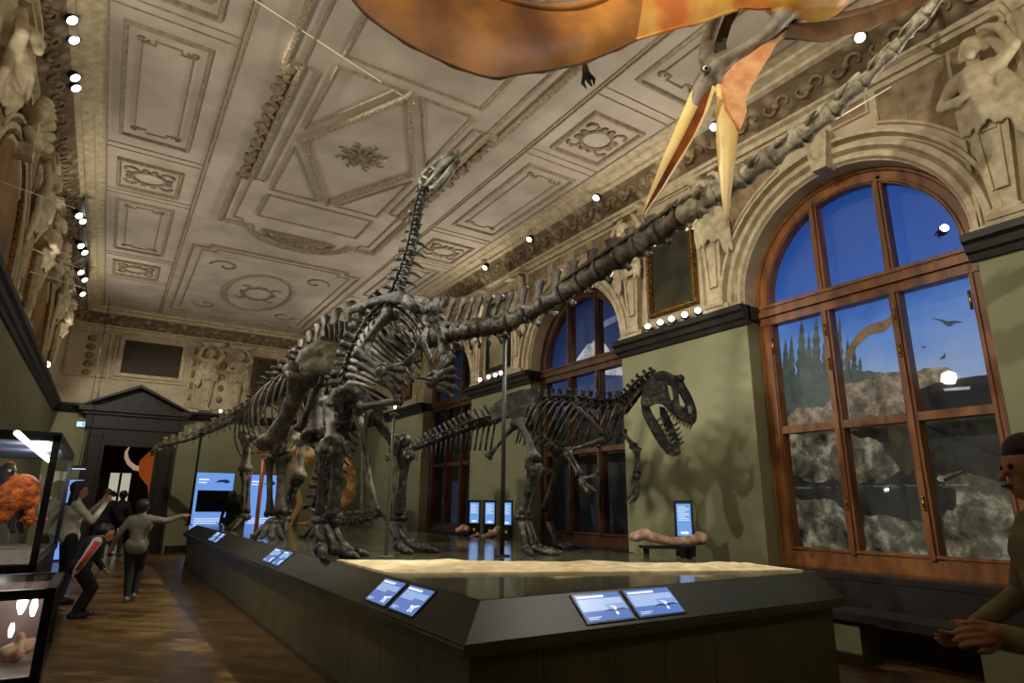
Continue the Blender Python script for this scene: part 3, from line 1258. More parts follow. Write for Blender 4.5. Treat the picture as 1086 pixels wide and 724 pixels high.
def info_screen(name, o, eu, ev, w, h, label, style, group):
    """o lower left corner, eu / ev unit vectors in the screen plane"""
    o, eu, ev = V(o), V(eu).normalized(), V(ev).normalized()
    en = eu.cross(ev).normalized()
    t = thing(name, label, 'screen', o + eu * (w / 2), 0, group)

    def q(u0, v0, u1, v1, d, th=.002):
        m = MB()
        c = [o + eu * (u * w) + ev * (v * h) + en * d for u, v in ((u0, v0), (u1, v0), (u1, v1), (u0, v1))]
        m.plate([c], en * th)
        return m

    def merge(l):
        m = MB()
        for x in l:
            m.add(x.v, x.f)
        return m
    q(-.04, -.06, 1.04, 1.06, .001, .006).build('bezel', M_BLACK, t)
    dsp = q(0, 0, 1, 1, .007).build('display', M_SCR, t)
    merge([q(.04, .84, .62 if style < 3 else .7, .92, .009)]).build('heading', M_SCRW, dsp)
    if style == 1:
        q(0, .34, 1, .80, .0085, .001).build('text_field', M_SCRB, dsp)
    merge([q(.04, .76 - i * .055, (.96 if i < 4 else .55), .785 - i * .055, .0095, .001) for i in range(8 if style == 1 else 6)]).build('text_lines', M_SCRT, dsp)
    merge([q(.05, .12, .32, .15, .0095, .001), q(.05, .06, .25, .09, .0095, .001)]).build('caption', M_SCRT, dsp)

    def poly(pts, name, m):
        mb = MB()
        mb.plate([[o + eu * (u * w) + ev * (v * h) + en * .0097 for u, v in pts]], en * .001)
        mb.build(name, m, dsp)
    if style == 1:   # gliding pterosaur
        poly([(.40, .26), (.50, .36), (.62, .37), (.70, .33), (.78, .37), (.90, .38), (.97, .30), (.88, .32), (.78, .31), (.70, .26), (.62, .31), (.50, .31)], 'emblem_wings', M_SCRD)
        poly([(.67, .16), (.73, .16), (.72, .34), (.76, .44), (.70, .48), (.62, .52), (.68, .42), (.685, .34)], 'emblem_figure', M_SCRW)
    else:            # striding reptile
        poly([(.66, .30), (.72, .34), (.78, .33), (.86, .36), (.95, .40), (.96, .35), (.88, .30), (.84, .26), (.85, .16), (.88, .10), (.80, .10), (.80, .20), (.77, .24), (.75, .16), (.77, .08), (.70, .08), (.72, .18), (.71, .26)], 'emblem_figure', M_SCRW)
    return t


def hit(px, py, p0, nrm):
    d = ray(px, py)
    return CAM + d * ((V(p0) - CAM).dot(V(nrm)) / d.dot(V(nrm)))


LU = V((0, -1, 0))
LV = V((INS - .02, 0, ZD - ZL)).normalized()
LN = LU.cross(LV)
SLH = sqrt((INS - .02) ** 2 + (ZD - ZL) ** 2)
GS = 'tilted information screens on the platform rim'
LABL = ['tilted blue screen on the left rim, right one of the nearer pair', 'tilted blue screen on the left rim, left one of the nearer pair',
        'small tilted screen on the left rim beside the upright skeleton, right of two', 'small tilted screen on the left rim beside the upright skeleton, left of two',
        'far tilted screen on the left rim in front of the blue panel, right of two', 'far tilted screen on the left rim in front of the blue panel, left of two']
yy = []
for (pa, pb) in (((451, 640), (424, 634)), ((422, 629), (398, 626)), ((304, 593), (296, 591)), ((295, 590), (286, 588)), ((232, 573), (229, 572)), ((228, 571), (224, 570))):
    ya = hit(*pa, (PX0 + .02, 0, ZL), LN).y
    ybk = hit(*pb, (PX0 + .02, 0, ZL), LN).y
    yy.append((ya, ybk))
for (ya, ybk), lab in zip(yy, LABL):
    p = V((PX0 + .02, ybk, ZL)) + LV * (SLH * .14)
    info_screen('info_screen', p + LN * .001, LU, LV, max(.18, ybk - ya), SLH * .74, lab, 2, GS)
FV = V((0, INS - .02, ZD - ZL)).normalized()
FU = V((1, 0, 0))
FN = FU.cross(FV)
for (pa, pb, lab) in (((616, 648), (664, 643), 'left of the two wide blue screens on the front rim of the platform'), ((671, 643), (718, 639), 'right of the two wide blue screens on the front rim of the platform')):
    xa, xb = hit(*pa, (0, PY0 + .02, ZL), FN).x, hit(*pb, (0, PY0 + .02, ZL), FN).x
    p = V((xa, PY0 + .02, ZL)) + FV * (SLH * .14) + FN * .001
    info_screen('info_screen', p, FU, FV, xb - xa, SLH * .74, lab, 1, GS)

# ------------------------------------------------------------------ kiosks and fossil bones beyond the platform
M_BONEP = mat('pinkish_fossil', rgb(230, 194, 170), rgb(160, 108, 84), rough=.6, scale=9, bump=.4)


def kiosk(pos, label):
    t = thing('kiosk', label, 'kiosk', pos, 0, 'slim upright kiosks beyond the platform')
    d = (V((CAM.x, CAM.y, 0)) - V((pos[0], pos[1], 0))).normalized()
    s = V((-d.y, d.x, 0))
    b = V(pos)
    up = (V((0, 0, 1)) - d * .12).normalized()
    m = MB()
    f = b + d * .0
    z0, z1 = .86, 1.62
    quad = [f + s * -.115 + V((0, 0, z0)), f + s * .115 + V((0, 0, z0)), f + s * .115 + V((0, 0, z0)) + up * .66, f + s * -.115 + V((0, 0, z0)) + up * .66]
    m.plate([quad], -d * .05)
    m.build('housing', M_BLACK, t)
    m = MB()
    m.bb(b - V((.05, .05, 0)), b + V((.05, .05, .87)))
    m.lathe(b, [(.2, 0), (.2, .02), (.06, .03)])
    m.build('post', M_BLACK, t)

    def q(u0, v0, u1, v1, dd):
        mm = MB()
        o = f + V((0, 0, z0)) + d * dd
        mm.plate([[o + s * u0 + up * v0, o + s * u1 + up * v0, o + s * u1 + up * v1, o + s * u0 + up * v1]], d * .003)
        return mm
    dsp = q(-.085, .24, .085, .62, .002).build('display', M_SCRK, t)
    mm = MB()
    for i in range(9):
        x = q(-.07, .58 - i * .02, .065 if i % 3 else .02, .587 - i * .02, .006)
        mm.add(x.v, x.f)
    mm.build('text_lines', M_SCRW, dsp)
    q(-.045, .26, .045, .29, .006).build('emblem', M_SCRW, dsp)
    q(-.018, .10, .018, .14, .002).build('push_button', emat('amber_button', rgb(200, 150, 30), .5), t)


M_SCRK = emat('kiosk_display', rgb(110, 160, 225), 1.0, rough=.15)
KX = 5.66
for px, lab in ((725, 'slim black kiosk with blue screen behind the big fossil bone by the nearest pier'),
                (503, 'slim black kiosk with a blue screen, leftmost of the three by the second pier'),
                (519.5, 'slim black kiosk with a blue screen, middle of the three by the second pier'),
                (537, 'slim black kiosk with a blue screen partly behind the black pole')):
    p = onplane(px, 545, 0, 6.0)
    kiosk((p.x, p.y, 0), lab)


def fossil(pxpts, D, rpx, label, stand=True):
    pts = [P(x, y, D) for x, y in pxpts]
    s = mpp(pts[0])
    c = sum(pts, V((0, 0, 0))) / len(pts)
    zmin = min(p.z - r * s for p, r in zip(pts, rpx))
    f = Fig()
    f.chain(pts, [r * s for r in rpx])
    f.cap(pts[0] + V((0, .06, .0)), pts[0] - NV * .05, rpx[0] * s * .9, rpx[0] * s * .7)
    f.cap(pts[-1] + V((0, .04, .02)), pts[-1] - NV * .05, rpx[-1] * s * .9, rpx[-1] * s * .8)
    o = f.build('fossil_bone', [M_BONEP], None, voxel=.012)
    tag(o, label, 'fossil')
    if stand:
        lo = min(p.z for p in pts)
        t = thing('bone_stand', 'dark bracket stand carrying ' + label.split(' resting')[0].split(' lying')[0].replace('reddish', 'the reddish').replace('pale', 'the pale').replace('pinkish', 'the pinkish').replace('large', 'the large'), 'stand', (c.x, c.y, 0), 0, 'stands for the touchable fossil bones')
        m = MB()
        e = (pts[-1] - pts[0])
        e.z = 0
        e.normalize()
        L = max(.12, (pts[-1] - pts[0]).length * .8)
        R = Matrix((e, V((-e.y, e.x, 0)), V((0, 0, 1)))).transposed()
        m.box((c.x, c.y, zmin - .012), (L, .2, .03), M=R)
        m.build('tray', M_BLACK, t)
        for sg in (-1, 1):
            m = MB()
            q = V((c.x, c.y, 0)) + e * (sg * L * .4)
            m.box((q.x, q.y, (zmin - .02) / 2), (.06, .06, zmin - .02), M=R)
            m.build('leg', M_BLACK, t)


p4 = onplane(712, 575, 0, 5.62)
fossil([(675, 569), (684, 566), (697, 571), (712, 574), (730, 573), (745, 571)], NV.dot(p4), [5.5, 6, 5, 4.5, 5, 6.5], 'large pale and reddish fossil limb bone resting on a bracket before the nearest pier')
p3 = onplane(510, 565, 0, 5.68)
D3 = NV.dot(p3)
fossil([(487, 562), (491, 560), (496, 561)], D3, [3, 4, 3], 'reddish fossil lump lying left of the three kiosks')
fossil([(501, 569), (507, 567)], D3 - .1, [2, 2.4], 'pale small fossil lying before the leftmost kiosk of three')
fossil([(514, 569), (521, 566), (529, 562)], D3 - .2, [2.6, 3, 4], 'pinkish fossil limb bone resting before the middle kiosk of three')

# ------------------------------------------------------------------ lamps
M_LENS = emat('lamp_lens', (1, .98, 1), 9)
M_WHITEM = mat('white_metal', rgb(210, 208, 200), rough=.4)


def make_lamp(name, label, r=.07):
    t = thing(name, label, 'spotlight')
    M = Matrix.Rotation(0, 3, 'X')
    h = MB()
    h.lathe((0, 0, 0), [(r * .6, r * 2.4), (r * .95, r * 2.2), (r, r * .6), (r * 1.05, 0), (r * .9, 0), (r * .85, r * .3)], seg=16)
    hb = h.build('housing', M_BLACK, t, world=False, autosmooth=.6)
    l = MB()
    l.lathe((0, 0, r * .1), [(.001, -.25 * r), (r * .5, -.18 * r), (r * .88, 0), (r * .88, .1 * r)], seg=16)
    l.build('lens', M_LENS, hb, world=False, smooth=True)
    b = MB()
    b.tube([(r * 1.15, 0, r * 1.3), (r * 1.15, 0, r * 3.2), (0, 0, r * 3.6), (-r * 1.15, 0, r * 3.2), (-r * 1.15, 0, r * 1.3)], r * .12, seg=6)
    b.tube([(0, 0, r * 3.6), (0, 0, r * 4.4)], r * .2, seg=6)
    b.build('bracket', M_BLACK, t, world=False)
    return t


_lamp = {}


def lamp(pos, aim, label, group, r=.07, name='spotlight'):
    if (name, r) not in _lamp:
        t = make_lamp(name, label, r)
        _lamp[(name, r)] = t
        t['group'] = group
    else:
        t = dup(_lamp[(name, r)], pos, None, label, group)
    t.location = pos
    d = (V(aim) - V(pos)).normalized()
    t.rotation_euler = (-d).to_track_quat('Z', 'Y').to_euler()
    return t


LP_L = [(77, 22), (79, 43), (80, 83), (81, 94), (84, 229), (88, 235), (86, 261), (90, 268), (86, 289), (90, 297), (88, 312)]
nm = ['nearest', 'second', 'third', 'fourth', 'fifth', 'sixth', 'seventh', 'eighth', 'ninth', 'tenth', 'furthest']
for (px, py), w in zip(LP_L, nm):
    p = onplane(px, py, 0, -1.05)
    lamp(p, (3.2, p.y - 2.0, .9) if p.y < 12 else (3.0, p.y - 4, 1.0), 'small black spotlight with bright lens on the left ceiling track, %s from the viewer' % w, 'spotlights on the left ceiling track', .066)
tr = thing('lighting_track', 'thin black lighting track running under the left ceiling moulding', 'track', (-1.05, 11, 6.62))
MB().bb((-1.09, 4.0, 6.72), (-1.01, 12.2, 6.75)).build('rail', M_BLACK, tr)
for y in (5, 8.0, 11.0):
    MB().bb((-1.065, y - .02, 6.75), (-1.035, y + .02, 6.79)).build('hanger', M_BLACK, tr)
t2 = thing('lighting_track', 'second lower lighting bar at the far left carrying pairs of spotlights', 'track', (-1.05, 14.6, 6.5))
MB().bb((-1.08, 12.35, 6.53), (-1.02, 17.0, 6.56)).build('rail', M_BLACK, t2)
for y in (12.5, 14.7, 16.9):
    MB().bb((-1.06, y - .015, 6.56), (-1.04, y + .015, 6.74)).build('hanger', M_BLACK, t2)
for (xa, ya, xb, yb) in ((2, 193, 80, 221), (32, 288, 91, 306), (30, 262, 89, 286)):
    a_, b_ = onplane(xa, ya, 0, -1.40), onplane(xb, yb, 0, -1.06)
    m = MB()
    m.tube([a_, b_], .006, seg=5)
    m.build('stay_wire', M_WHITEM, t2)
LP_R = [(912, 40), (757, 135), (632, 210), (561, 254), (514, 284)]
nm = ['nearest the viewer', 'just behind the pterosaur beak', 'third along from the viewer', 'fourth along from the viewer', 'furthest from the viewer']
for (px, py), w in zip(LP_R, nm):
    p = onplane(px, py, 0, 6.42)
    lamp(p, (2.0, p.y - 1.5, 1.0), 'round spotlight under the right ceiling moulding, %s' % w, 'spotlights under the right ceiling moulding', .062)
LPC = [(687, 346), (700, 341), (712, 337), (726, 333), (740, 328), (509, 404), (518, 402), (525, 401), (531, 398), (418, 446)]
nm = ['first from the left below the big painting', 'second from the left below the big painting', 'third from the left below the big painting', 'fourth from the left below the big painting', 'rightmost below the big painting',
      'leftmost of four on the second pier', 'second of four on the second pier', 'third of four on the second pier', 'rightmost of four on the second pier', 'alone on the far right pier']
for (px, py), w in zip(LPC, nm):
    p = onplane(px, py, 0, 6.76)
    p.z = 4.15 if p.y < 14 else 4.13
    lamp(p, (3.4, p.y - 2.6, 4.4), 'little floodlight on the dark right cornice, %s' % w, 'floodlights on the right cornice', .05, 'floodlight')
for px, py, w in ((234, 435, 'left'), (242, 436, 'right')):
    p = onplane(px, py, 1, 20.86)
    p.z = 4.14
    lamp(p, (2, 12, 4), '%s one of two little floodlights on the far wall cornice' % w, 'floodlights on the far cornice', .05, 'floodlight')
p = onplane(53, 373, 0, -1.36)
lamp((p.x, p.y, 4.16), (2.5, 9, 4), 'single little floodlight on the dark left cornice', 'floodlight on the left cornice', .07, 'floodlight')
p = onplane(1003, 243, 0, 6.8)  # a small white reflection, built as an added lamp
lamp((6.78, p.y, 4.2), (1, -2, 4.9), 'white reflection built as a little lamp beside the nearest arched window', 'lamp-shaped white reflection by the nearest window', .045, 'floodlight')  # not a floodlight: added lamp standing in for the white reflection

# ------------------------------------------------------------------ paintings
def painting(o, eu, w, h, label, canvas, fw=.09, group=None, mf=None, arch=False):
    """o lower left corner on the wall, eu along the wall, normal = z x ... towards the room"""
    o, eu = V(o), V(eu)
    up = V((0, 0, 1))
    en = eu.cross(up)
    t = thing('painting', label, 'painting', o + eu * (w / 2), 0, group)
    if arch:
        def loop(k, d):
            r = w / 2 - k
            c = o + eu * (w / 2)
            return [c - eu * r + up * k + en * d] + [c - eu * (r * cos(pi * i / 20)) + up * (h - w / 2 + r * sin(pi * i / 20)) + en * d for i in range(21)] + [c + eu * r + up * k + en * d]
    else:
        def loop(k, d):
            return [o + eu * a + up * b + en * d for a, b in ((k, k), (w - k, k), (w - k, h - k), (k, h - k))]
    f = MB()
    f.plate([loop(0, .005), loop(fw, .005)], en * .04)
    f.strip(loop(fw * .35, .045), fw * .6, .035, en)
    f.strip(loop(fw * .9, .045), fw * .2, .02, en)
    f.build('frame', mf or M_GOLD, t)
    c = MB()
    c.plate([loop(fw * .8, .006)], en * .02)
    c.build('canvas', canvas, t)
    return t


C_DARK = mat('dark_landscape', rgb(30, 30, 20), rgb(62, 60, 34), rough=.35, scale=2.5, detail=7)
C_PALE = mat('pale_landscape', rgb(150, 140, 108), rgb(96, 88, 62), rough=.5, scale=2, detail=7)
C_OCHRE = mat('ochre_landscape', rgb(150, 104, 50), rgb(74, 66, 40), rough=.5, scale=2.2, detail=7)
painting((XR, 6.69, 4.30), (0, -1, 0), .97, 1.64, 'tall dark landscape painting in a gilt frame on the nearest right-hand pier', C_DARK)
painting((XR, 11.78, 4.28), (0, -1, 0), .97, 1.60, 'tall faded landscape painting in a dark frame on the second right-hand pier', C_PALE, mf=M_DWOOD)
painting((XR, 16.87, 4.28), (0, -1, 0), .97, 1.60, 'tall brown painting on the third right-hand pier behind the skeletons', C_OCHRE, mf=M_DWOOD)
painting((3.5, YF, 4.42), (1, 0, 0), 1.0, 1.58, 'dark painting of a palm tree in a gilt frame on the far wall', C_DARK)
painting((5.1, YF, 4.42), (1, 0, 0), 1.0, 1.58, 'dark painting on the far wall near the right corner', C_DARK)
for c, w in ((8.74, 'nearest visible'), (13.84, 'second')):
    painting((XL, c - 1.2, 4.16), (0, 1, 0), 2.4, 1.5, '%s arched ochre mural on the upper left wall' % w, C_OCHRE, .1, arch=True)
for c, w in ((11.29, 'nearer'), (16.39, 'further')):
    painting((XL, c - .45, 4.3), (0, 1, 0), .9, 1.6, '%s narrow ochre painting between figures on the left wall' % w, C_OCHRE)

# ventilation grille of the far wall
gr = thing('wall_grille', 'square dark lattice grille in a pale frame high on the far wall above the door', 'grille', (.66, YF, 5.02))
m = MB()
m.plate([[(-.2, YF - .06, 4.93), (1.52, YF - .06, 4.93), (1.52, YF - .06, 6.12), (-.2, YF - .06, 6.12)], [(-.1, YF - .06, 5.03), (1.42, YF - .06, 5.03), (1.42, YF - .06, 6.02), (-.1, YF - .06, 6.02)]], (0, .06, 0))
m.build('frame', M_STUCCO, gr)
m = MB()
m.bb((-.1, YF - .012, 5.03), (1.42, YF, 6.02))
m.build('backing', mat('grille_dark', rgb(34, 30, 22)), gr)
m = MB()
for k in range(-9, 16):
    for s in (-1, 1):
        a, b = [], []
        x0_ = -.1 + k * .11
        pts = []
        for i in range(2):
            z = 5.03 + .99 * i
            pts.append((x0_ + (s * .99 * (i if s > 0 else i) if s > 0 else .99 * (1 - i)), z))
        # clip to the frame
        (xa, za), (xb, zb) = pts

        def cl(xt):
            return za + (zb - za) * (xt - xa) / (xb - xa)
        q = sorted([(xa, za), (xb, zb)])
        (xa, za), (xb, zb) = q
        lo_, hi_ = max(xa, -.1), min(xb, 1.42)
        if hi_ - lo_ < .02:
            continue
        f_ = lambda xt: za + (zb - za) * (xt - xa) / (xb - xa)
        m.tube([(lo_, YF - .02, f_(lo_)), (hi_, YF - .02, f_(hi_))], .012, seg=4)
m.build('lattice', mat('grille_bars', rgb(96, 84, 58), rough=.6), gr)

# ------------------------------------------------------------------ stucco figures on tapering pilasters
def drape(mb_seed):
    pass


def sculpture(variant):
    t = thing('wall_sculpture', 'x', 'sculpture')
    m = MB()
    rows = []
    for z, w, d in ((.04, .13, .12), (.10, .13, .12), (.12, .10, .10), (1.0, .17, .13), (1.06, .20, .16), (1.12, .20, .16)):
        rows.append([(0, -w, z), (d, -w, z), (d, w, z), (0, w, z)])
    m.grid(rows, closed=True)
    m.bb((0, -.16, 0), (.15, .16, .06))
    m.strip([(.115, -.06, .3), (.13, -.09, .92), (.13, .09, .92), (.115, .06, .3)], .025, .02, (1, 0, 0))
    m.build('pilaster', M_STUCCO, t, world=False)
    f = Fig()
    s = 1 if variant == 0 else -1
    f.cap((.13, -.08, 1.18), (.13, .08, 1.18), .12)
    f.cap((.14, 0, 1.2), (.17, 0, 1.48), .13, .16)
    f.cap((.17, -.13, 1.52), (.17, .13, 1.52), .1)
    f.cap((.18, 0, 1.55), (.21, s * .02, 1.68), .06)
    hc = V((.24, s * .03, 1.78))
    f.cap(hc, hc + V((0, 0, .03)), .095)
    f.cap(hc + V((.05, 0, -.06)), hc + V((.06, 0, -.09)), .055)
    f.cap(hc + V((.1, 0, -.005)), hc + V((.105, 0, -.03)), .018)
    for k in range(7):        # hair
        a = k / 6 * pi
        f.cap(hc + V((-.03, .09 * cos(a), .02 + .09 * sin(a))), hc + V((-.04, .11 * cos(a), -.05 + .1 * sin(a))), .035)
    # arms
    f.chain([(.17, s * .2, 1.52), (.22, s * .36, 1.62), (.16, s * .27, 1.9), (.14, s * .16, 2.0)], [.07, .058, .05, .035])
    f.cap((.14, s * .16, 2.0), (.14, s * .08, 2.04), .035, .02)
    for k in range(4):
        f.cap((.15, s * .13, 2.0), (.17, s * (.07 - .0 * k), 1.96 + .025 * k), .014, .01)
    if variant == 0:
        f.chain([(.17, -.2, 1.52), (.24, -.30, 1.3), (.30, -.12, 1.26)], [.07, .058, .04])
        f.cap((.30, -.12, 1.26), (.33, -.02, 1.29), .035, .02)
    else:
        f.chain([(.17, .2, 1.52), (.2, .34, 1.72), (.18, .2, 1.96)], [.07, .058, .04])
        f.cap((.18, .2, 1.96), (.16, .12, 2.02), .03, .02)
    rnd = random.Random(3 + variant)
    # swag of drapery round the hips and falling at one side
    for k in range(9):
        y = -.2 + .05 * k
        f.chain([(.2 - abs(y) * .3, y, 1.24 + .03 * sin(k * 2)), (.24 - abs(y) * .4, y + .02, 1.1), (.2 - abs(y) * .3, y + rnd.uniform(-.02, .03), .98 - .08 * rnd.random())], [.045, .05, .02])
    for k in range(5):
        y = s * (.2 + .035 * k)
        f.chain([(.13, s * .2, 1.5), (.16, y, 1.2), (.12, y + s * .02, .8 - .05 * (k % 3))], [.03, .04, .022])
    f.chain([(.2, s * .18, 1.55), (.29, 0, 1.38), (.26, -s * .16, 1.24)], [.03, .045, .04])
    f.build('figure', [M_STUCCO], t, voxel=.016, smooth_it=2)
    m = MB()
    m.bb((0, -.3, 2.02), (.22, .3, 2.08))
    m.bb((0, -.34, 2.08), (.26, .34, 2.13))
    m.build('capital', M_STUCCO, t, world=False)
    return t


SC = [sculpture(0), sculpture(1)]
SPOTS = [((XR, 5.37, 4.12), pi, 'right of the big dark painting on the nearest right-hand pier'), ((XR, 7.01, 4.12), pi, 'left of the big dark painting on the nearest right-hand pier'),
         ((XR, 10.47, 4.12), pi, 'right of the faded painting on the second right-hand pier'), ((XR, 12.11, 4.12), pi, 'left of the faded painting on the second right-hand pier'),
         ((XR, 15.57, 4.12), pi, 'right of the brown painting on the third right-hand pier'), ((XR, 17.21, 4.12), pi, 'left of the brown painting on the third right-hand pier'),
         ((XR, 1.97, 4.12), pi, 'right of the nearest arched window at the upper right'),
         ((2.22, YF, 4.12), -pi / 2, 'on the far wall, left of two beside the door pediment'), ((3.03, YF, 4.12), -pi / 2, 'on the far wall, right of two beside the palm painting'),
         ((XL, 10.47, 4.12), 0, 'on the left wall, nearer side of the first narrow painting'), ((XL, 12.11, 4.12), 0, 'on the left wall, further side of the first narrow painting'),
         ((XL, 15.57, 4.12), 0, 'on the left wall, nearer side of the second narrow painting'), ((XL, 17.21, 4.12), 0, 'on the left wall, further side of the second narrow painting'),
         ((XL, 7.05, 4.12), 0, 'on the left wall beside the nearest arched mural')]
used = [False, False]
for i, (loc, rz, w) in enumerate(SPOTS):
    v = i % 2
    lab = 'pale stucco figure ' + w
    if not used[v]:
        t = SC[v]
        used[v] = True
        t.location = loc
        t.rotation_euler = (0, 0, rz)
        t['label'] = lab
        t['group'] = 'stucco figures on the upper walls'
    else:
        t = dup(SC[v], loc, rz, lab, 'stucco figures on the upper walls')
# shell ornaments over the murals of the left wall
for c, w in ((8.74, 'nearest'), (13.84, 'second')):
    m = MB()
    for k in range(9):
        a = radians(10 + 20 * k)
        m.tube([(XL + .06, c + .06 * cos(a), 5.72 + .05 * sin(a)), (XL + .2, c + .36 * cos(a), 5.75 + .34 * sin(a)), (XL + .26, c + .48 * cos(a), 5.75 + .42 * sin(a))], [.02, .07, .075], seg=7)
    m.tube([(XL + .12, c - .3, 5.66), (XL + .2, c, 5.6), (XL + .12, c + .3, 5.66)], [.05, .09, .05], seg=7)
    tag(m.build('shell_ornament', M_STUCCO, None, smooth=True), 'stucco scallop shell over the %s arched mural of the left wall' % w, 'ornament')

# ------------------------------------------------------------------ bench and panel under the nearest window
be = thing('bench', 'long dark bench along the wall under the nearest arched window', 'bench', (6.4, 2.6, 0))
MB().bb((6.18, .6, .40), (6.62, 4.05, .47)).build('seat', mat('bench_paint', rgb(40, 38, 30), rough=.4), be)
for y in (.9, 2.4, 3.75):
    MB().bb((6.24, y - .18, 0), (6.56, y + .18, .40)).build('support', M_PLAT, be)
wp = MB()
for c in WIN[1:]:
    wp.bb((6.87, c - 1.33, .2), (6.9, c + 1.33, .7))
trim(wp, M_DWOOD)

# ------------------------------------------------------------------ back-lit panels and signs at the far end
def lightpanel(px0, px1, Y, zt, label, tv):
    a, b = onplane(px0, 530, 1, Y), onplane(px1, 530, 1, Y)
    t = thing('light_panel', label, 'panel', ((a.x + b.x) / 2, Y, 0), 0, 'tall back-lit blue panels')
    w = b.x - a.x
    MB().bb((a.x, Y, 0), (b.x, Y + .08, zt)).build('case', M_BLACK, t)
    lf = MB().bb((a.x + .01, Y - .006, .05), (b.x - .01, Y, zt - .02)).build('light_face', M_LPAN, t)
    m = MB()
    m.bb((a.x + .1 * w, Y - .01, zt - .24), (a.x + .35 * w, Y - .006, zt - .20))
    m.bb((a.x + .1 * w, Y - .01, zt - .32), (a.x + .3 * w, Y - .006, zt - .29))
    for i in range(6):
        m.bb((a.x + .1 * w, Y - .01, .95 - .06 * i), (a.x + (.85 - .1 * (i % 3)) * w, Y - .006, .97 - .06 * i))
    m.build('text_lines', M_SCRW, lf)
    m = MB()
    m.bb((a.x + .12 * w, Y - .01, .52), (a.x + .5 * w, Y - .006, .58))
    m.build('red_text', M_RED, lf)
    m = MB()
    m.plate([[(a.x + u * w, Y - .012, zt - v) for u, v in ((.5, .30), (.62, .22), (.8, .20), (.9, .26), (.82, .32), (.7, .28))]], (0, .003, 0))
    m.build('emblem', M_SCRD, lf)
    if tv:
        MB().bb((a.x + .1 * w, Y - .05, zt - 1.12), (a.x + .94 * w, Y - .012, zt - .52)).build('television', mat('tv_black', rgb(12, 16, 26), rough=.12), t)


M_LPAN = emat('light_panel_blue', rgb(112, 158, 232), .95)
lightpanel(204, 246, 20.2, 2.27, 'tall back-lit blue panel with a black television behind the far end of the platform', True)
lightpanel(262, 294, 20.2, 2.25, 'tall back-lit blue panel seen between the legs of the big skeleton', False)
lightpanel(64, 86, 19.2, 1.95, 'tall narrow back-lit blue panel beside the far door on the left', False)
t = thing('exit_sign', 'small bright bluish exit sign high on the far wall left of the door', 'sign', (-.72, YF, 3.4))
MB().bb((-.9, YF - .06, 3.40), (-.56, YF, 3.56)).build('sign_box', M_WHITEM, t)
MB().bb((-.885, YF - .066, 3.415), (-.575, YF - .06, 3.545)).build('sign_face', emat('exit_face', rgb(170, 225, 245), 1.6), t)
m = MB()
m.plate([[(-.8 + u * .1, YF - .07, 3.42 + v * .11) for u, v in ((.1, 0), (.45, .4), (.7, .05), (.85, .1), (.65, .55), (.9, .7), (.85, .8), (.5, .75), (.2, .6), (.25, .52), (.42, .56), (.35, .4), (0, .1))]], (0, .003, 0))
m.ell((-.735, YF - .069, 3.52), (.012, .003, .012))
m.plate([[(-.66, YF - .07, 3.47), (-.62, YF - .07, 3.47), (-.62, YF - .07, 3.45), (-.59, YF - .07, 3.48), (-.62, YF - .07, 3.51), (-.62, YF - .07, 3.49), (-.66, YF - .07, 3.49)]], (0, .003, 0))
m.build('running_man', emat('exit_green', rgb(30, 130, 90), 1), t)
t = thing('ceiling_lamp', 'small bright strip lamp above the narrow blue panel by the far door', 'lamp', (-.62, 19.6, 2.2))
MB().bb((-.78, 19.55, 2.22), (-.46, 19.65, 2.30)).build('housing', M_BLACK, t)
MB().bb((-.77, 19.54, 2.21), (-.47, 19.64, 2.22)).build('diffuser', emat('strip_white', rgb(190, 215, 255), 2), t)
MB().bb((-.63, 19.59, 2.30), (-.61, 19.61, 6.8)).build('stem', M_BLACK, t)

# lit glass door and a shaggy elephant model in the back room
d2 = thing('door_2', None, None, (.4, 26.98, 0))
d2['kind'] = 'structure'
m = MB()
m.plate([[(.05, 26.9, 0), (.85, 26.9, 0), (.85, 26.9, 2.5), (.05, 26.9, 2.5)], [(.13, 26.9, .3), (.41, 26.9, .3), (.41, 26.9, 2.4), (.13, 26.9, 2.4)], [(.49, 26.9, .3), (.77, 26.9, .3), (.77, 26.9, 2.4), (.49, 26.9, 2.4)]], (0, .1, 0))
m.build('door_frame', M_DWOOD, d2)
MB().bb((.13, 26.94, .3), (.77, 26.96, 2.4)).build('pane', emat('lit_glass', rgb(190, 190, 165), .8), d2)
M_FUR = mat('orange_fur', rgb(220, 120, 54), rgb(150, 70, 26), rough=.8, scale=14, bump=.6, emit=rgb(190, 90, 36), estr=.35)  # light on the fur put in as a faint glow
M_TUSK = mat('ivory', rgb(232, 214, 186), rgb(205, 180, 150), rough=.4, emit=rgb(205, 180, 150), estr=.5)  # light on the tusk put in as a glow
el = thing('mammoth_model', 'orange shaggy mammoth head model with a curved white tusk seen through the far door', 'model', (1.25, 23.0, 0))
f = Fig()
f.cap(P(164, 490, 20.1), P(170, 486, 20.3), .36, .4)
f.chain([P(158, 492, 20), P(157, 500, 19.9), P(159, 508, 20), P(160, 514, 20)], [.28, .26, .18, .09])
f.cap(P(167, 500, 20.1), P(169, 540, 20.2), .3, .28)
f.build('head', [M_FUR], el, voxel=.04, world=True)
m = MB()
tp = [(157, 495), (150, 497), (143, 496), (137, 491), (134, 485), (134, 479), (137, 474)]
m.tube([P(x, y, 19.95) for x, y in tp], [.075, .08, .078, .07, .06, .045, .02], seg=8)
m.build('tusk', M_TUSK, el, smooth=True)
MB().bb((.95, 22.4, 0), (2.0, 23.6, .25)).build('pedestal', M_BLACK, el)
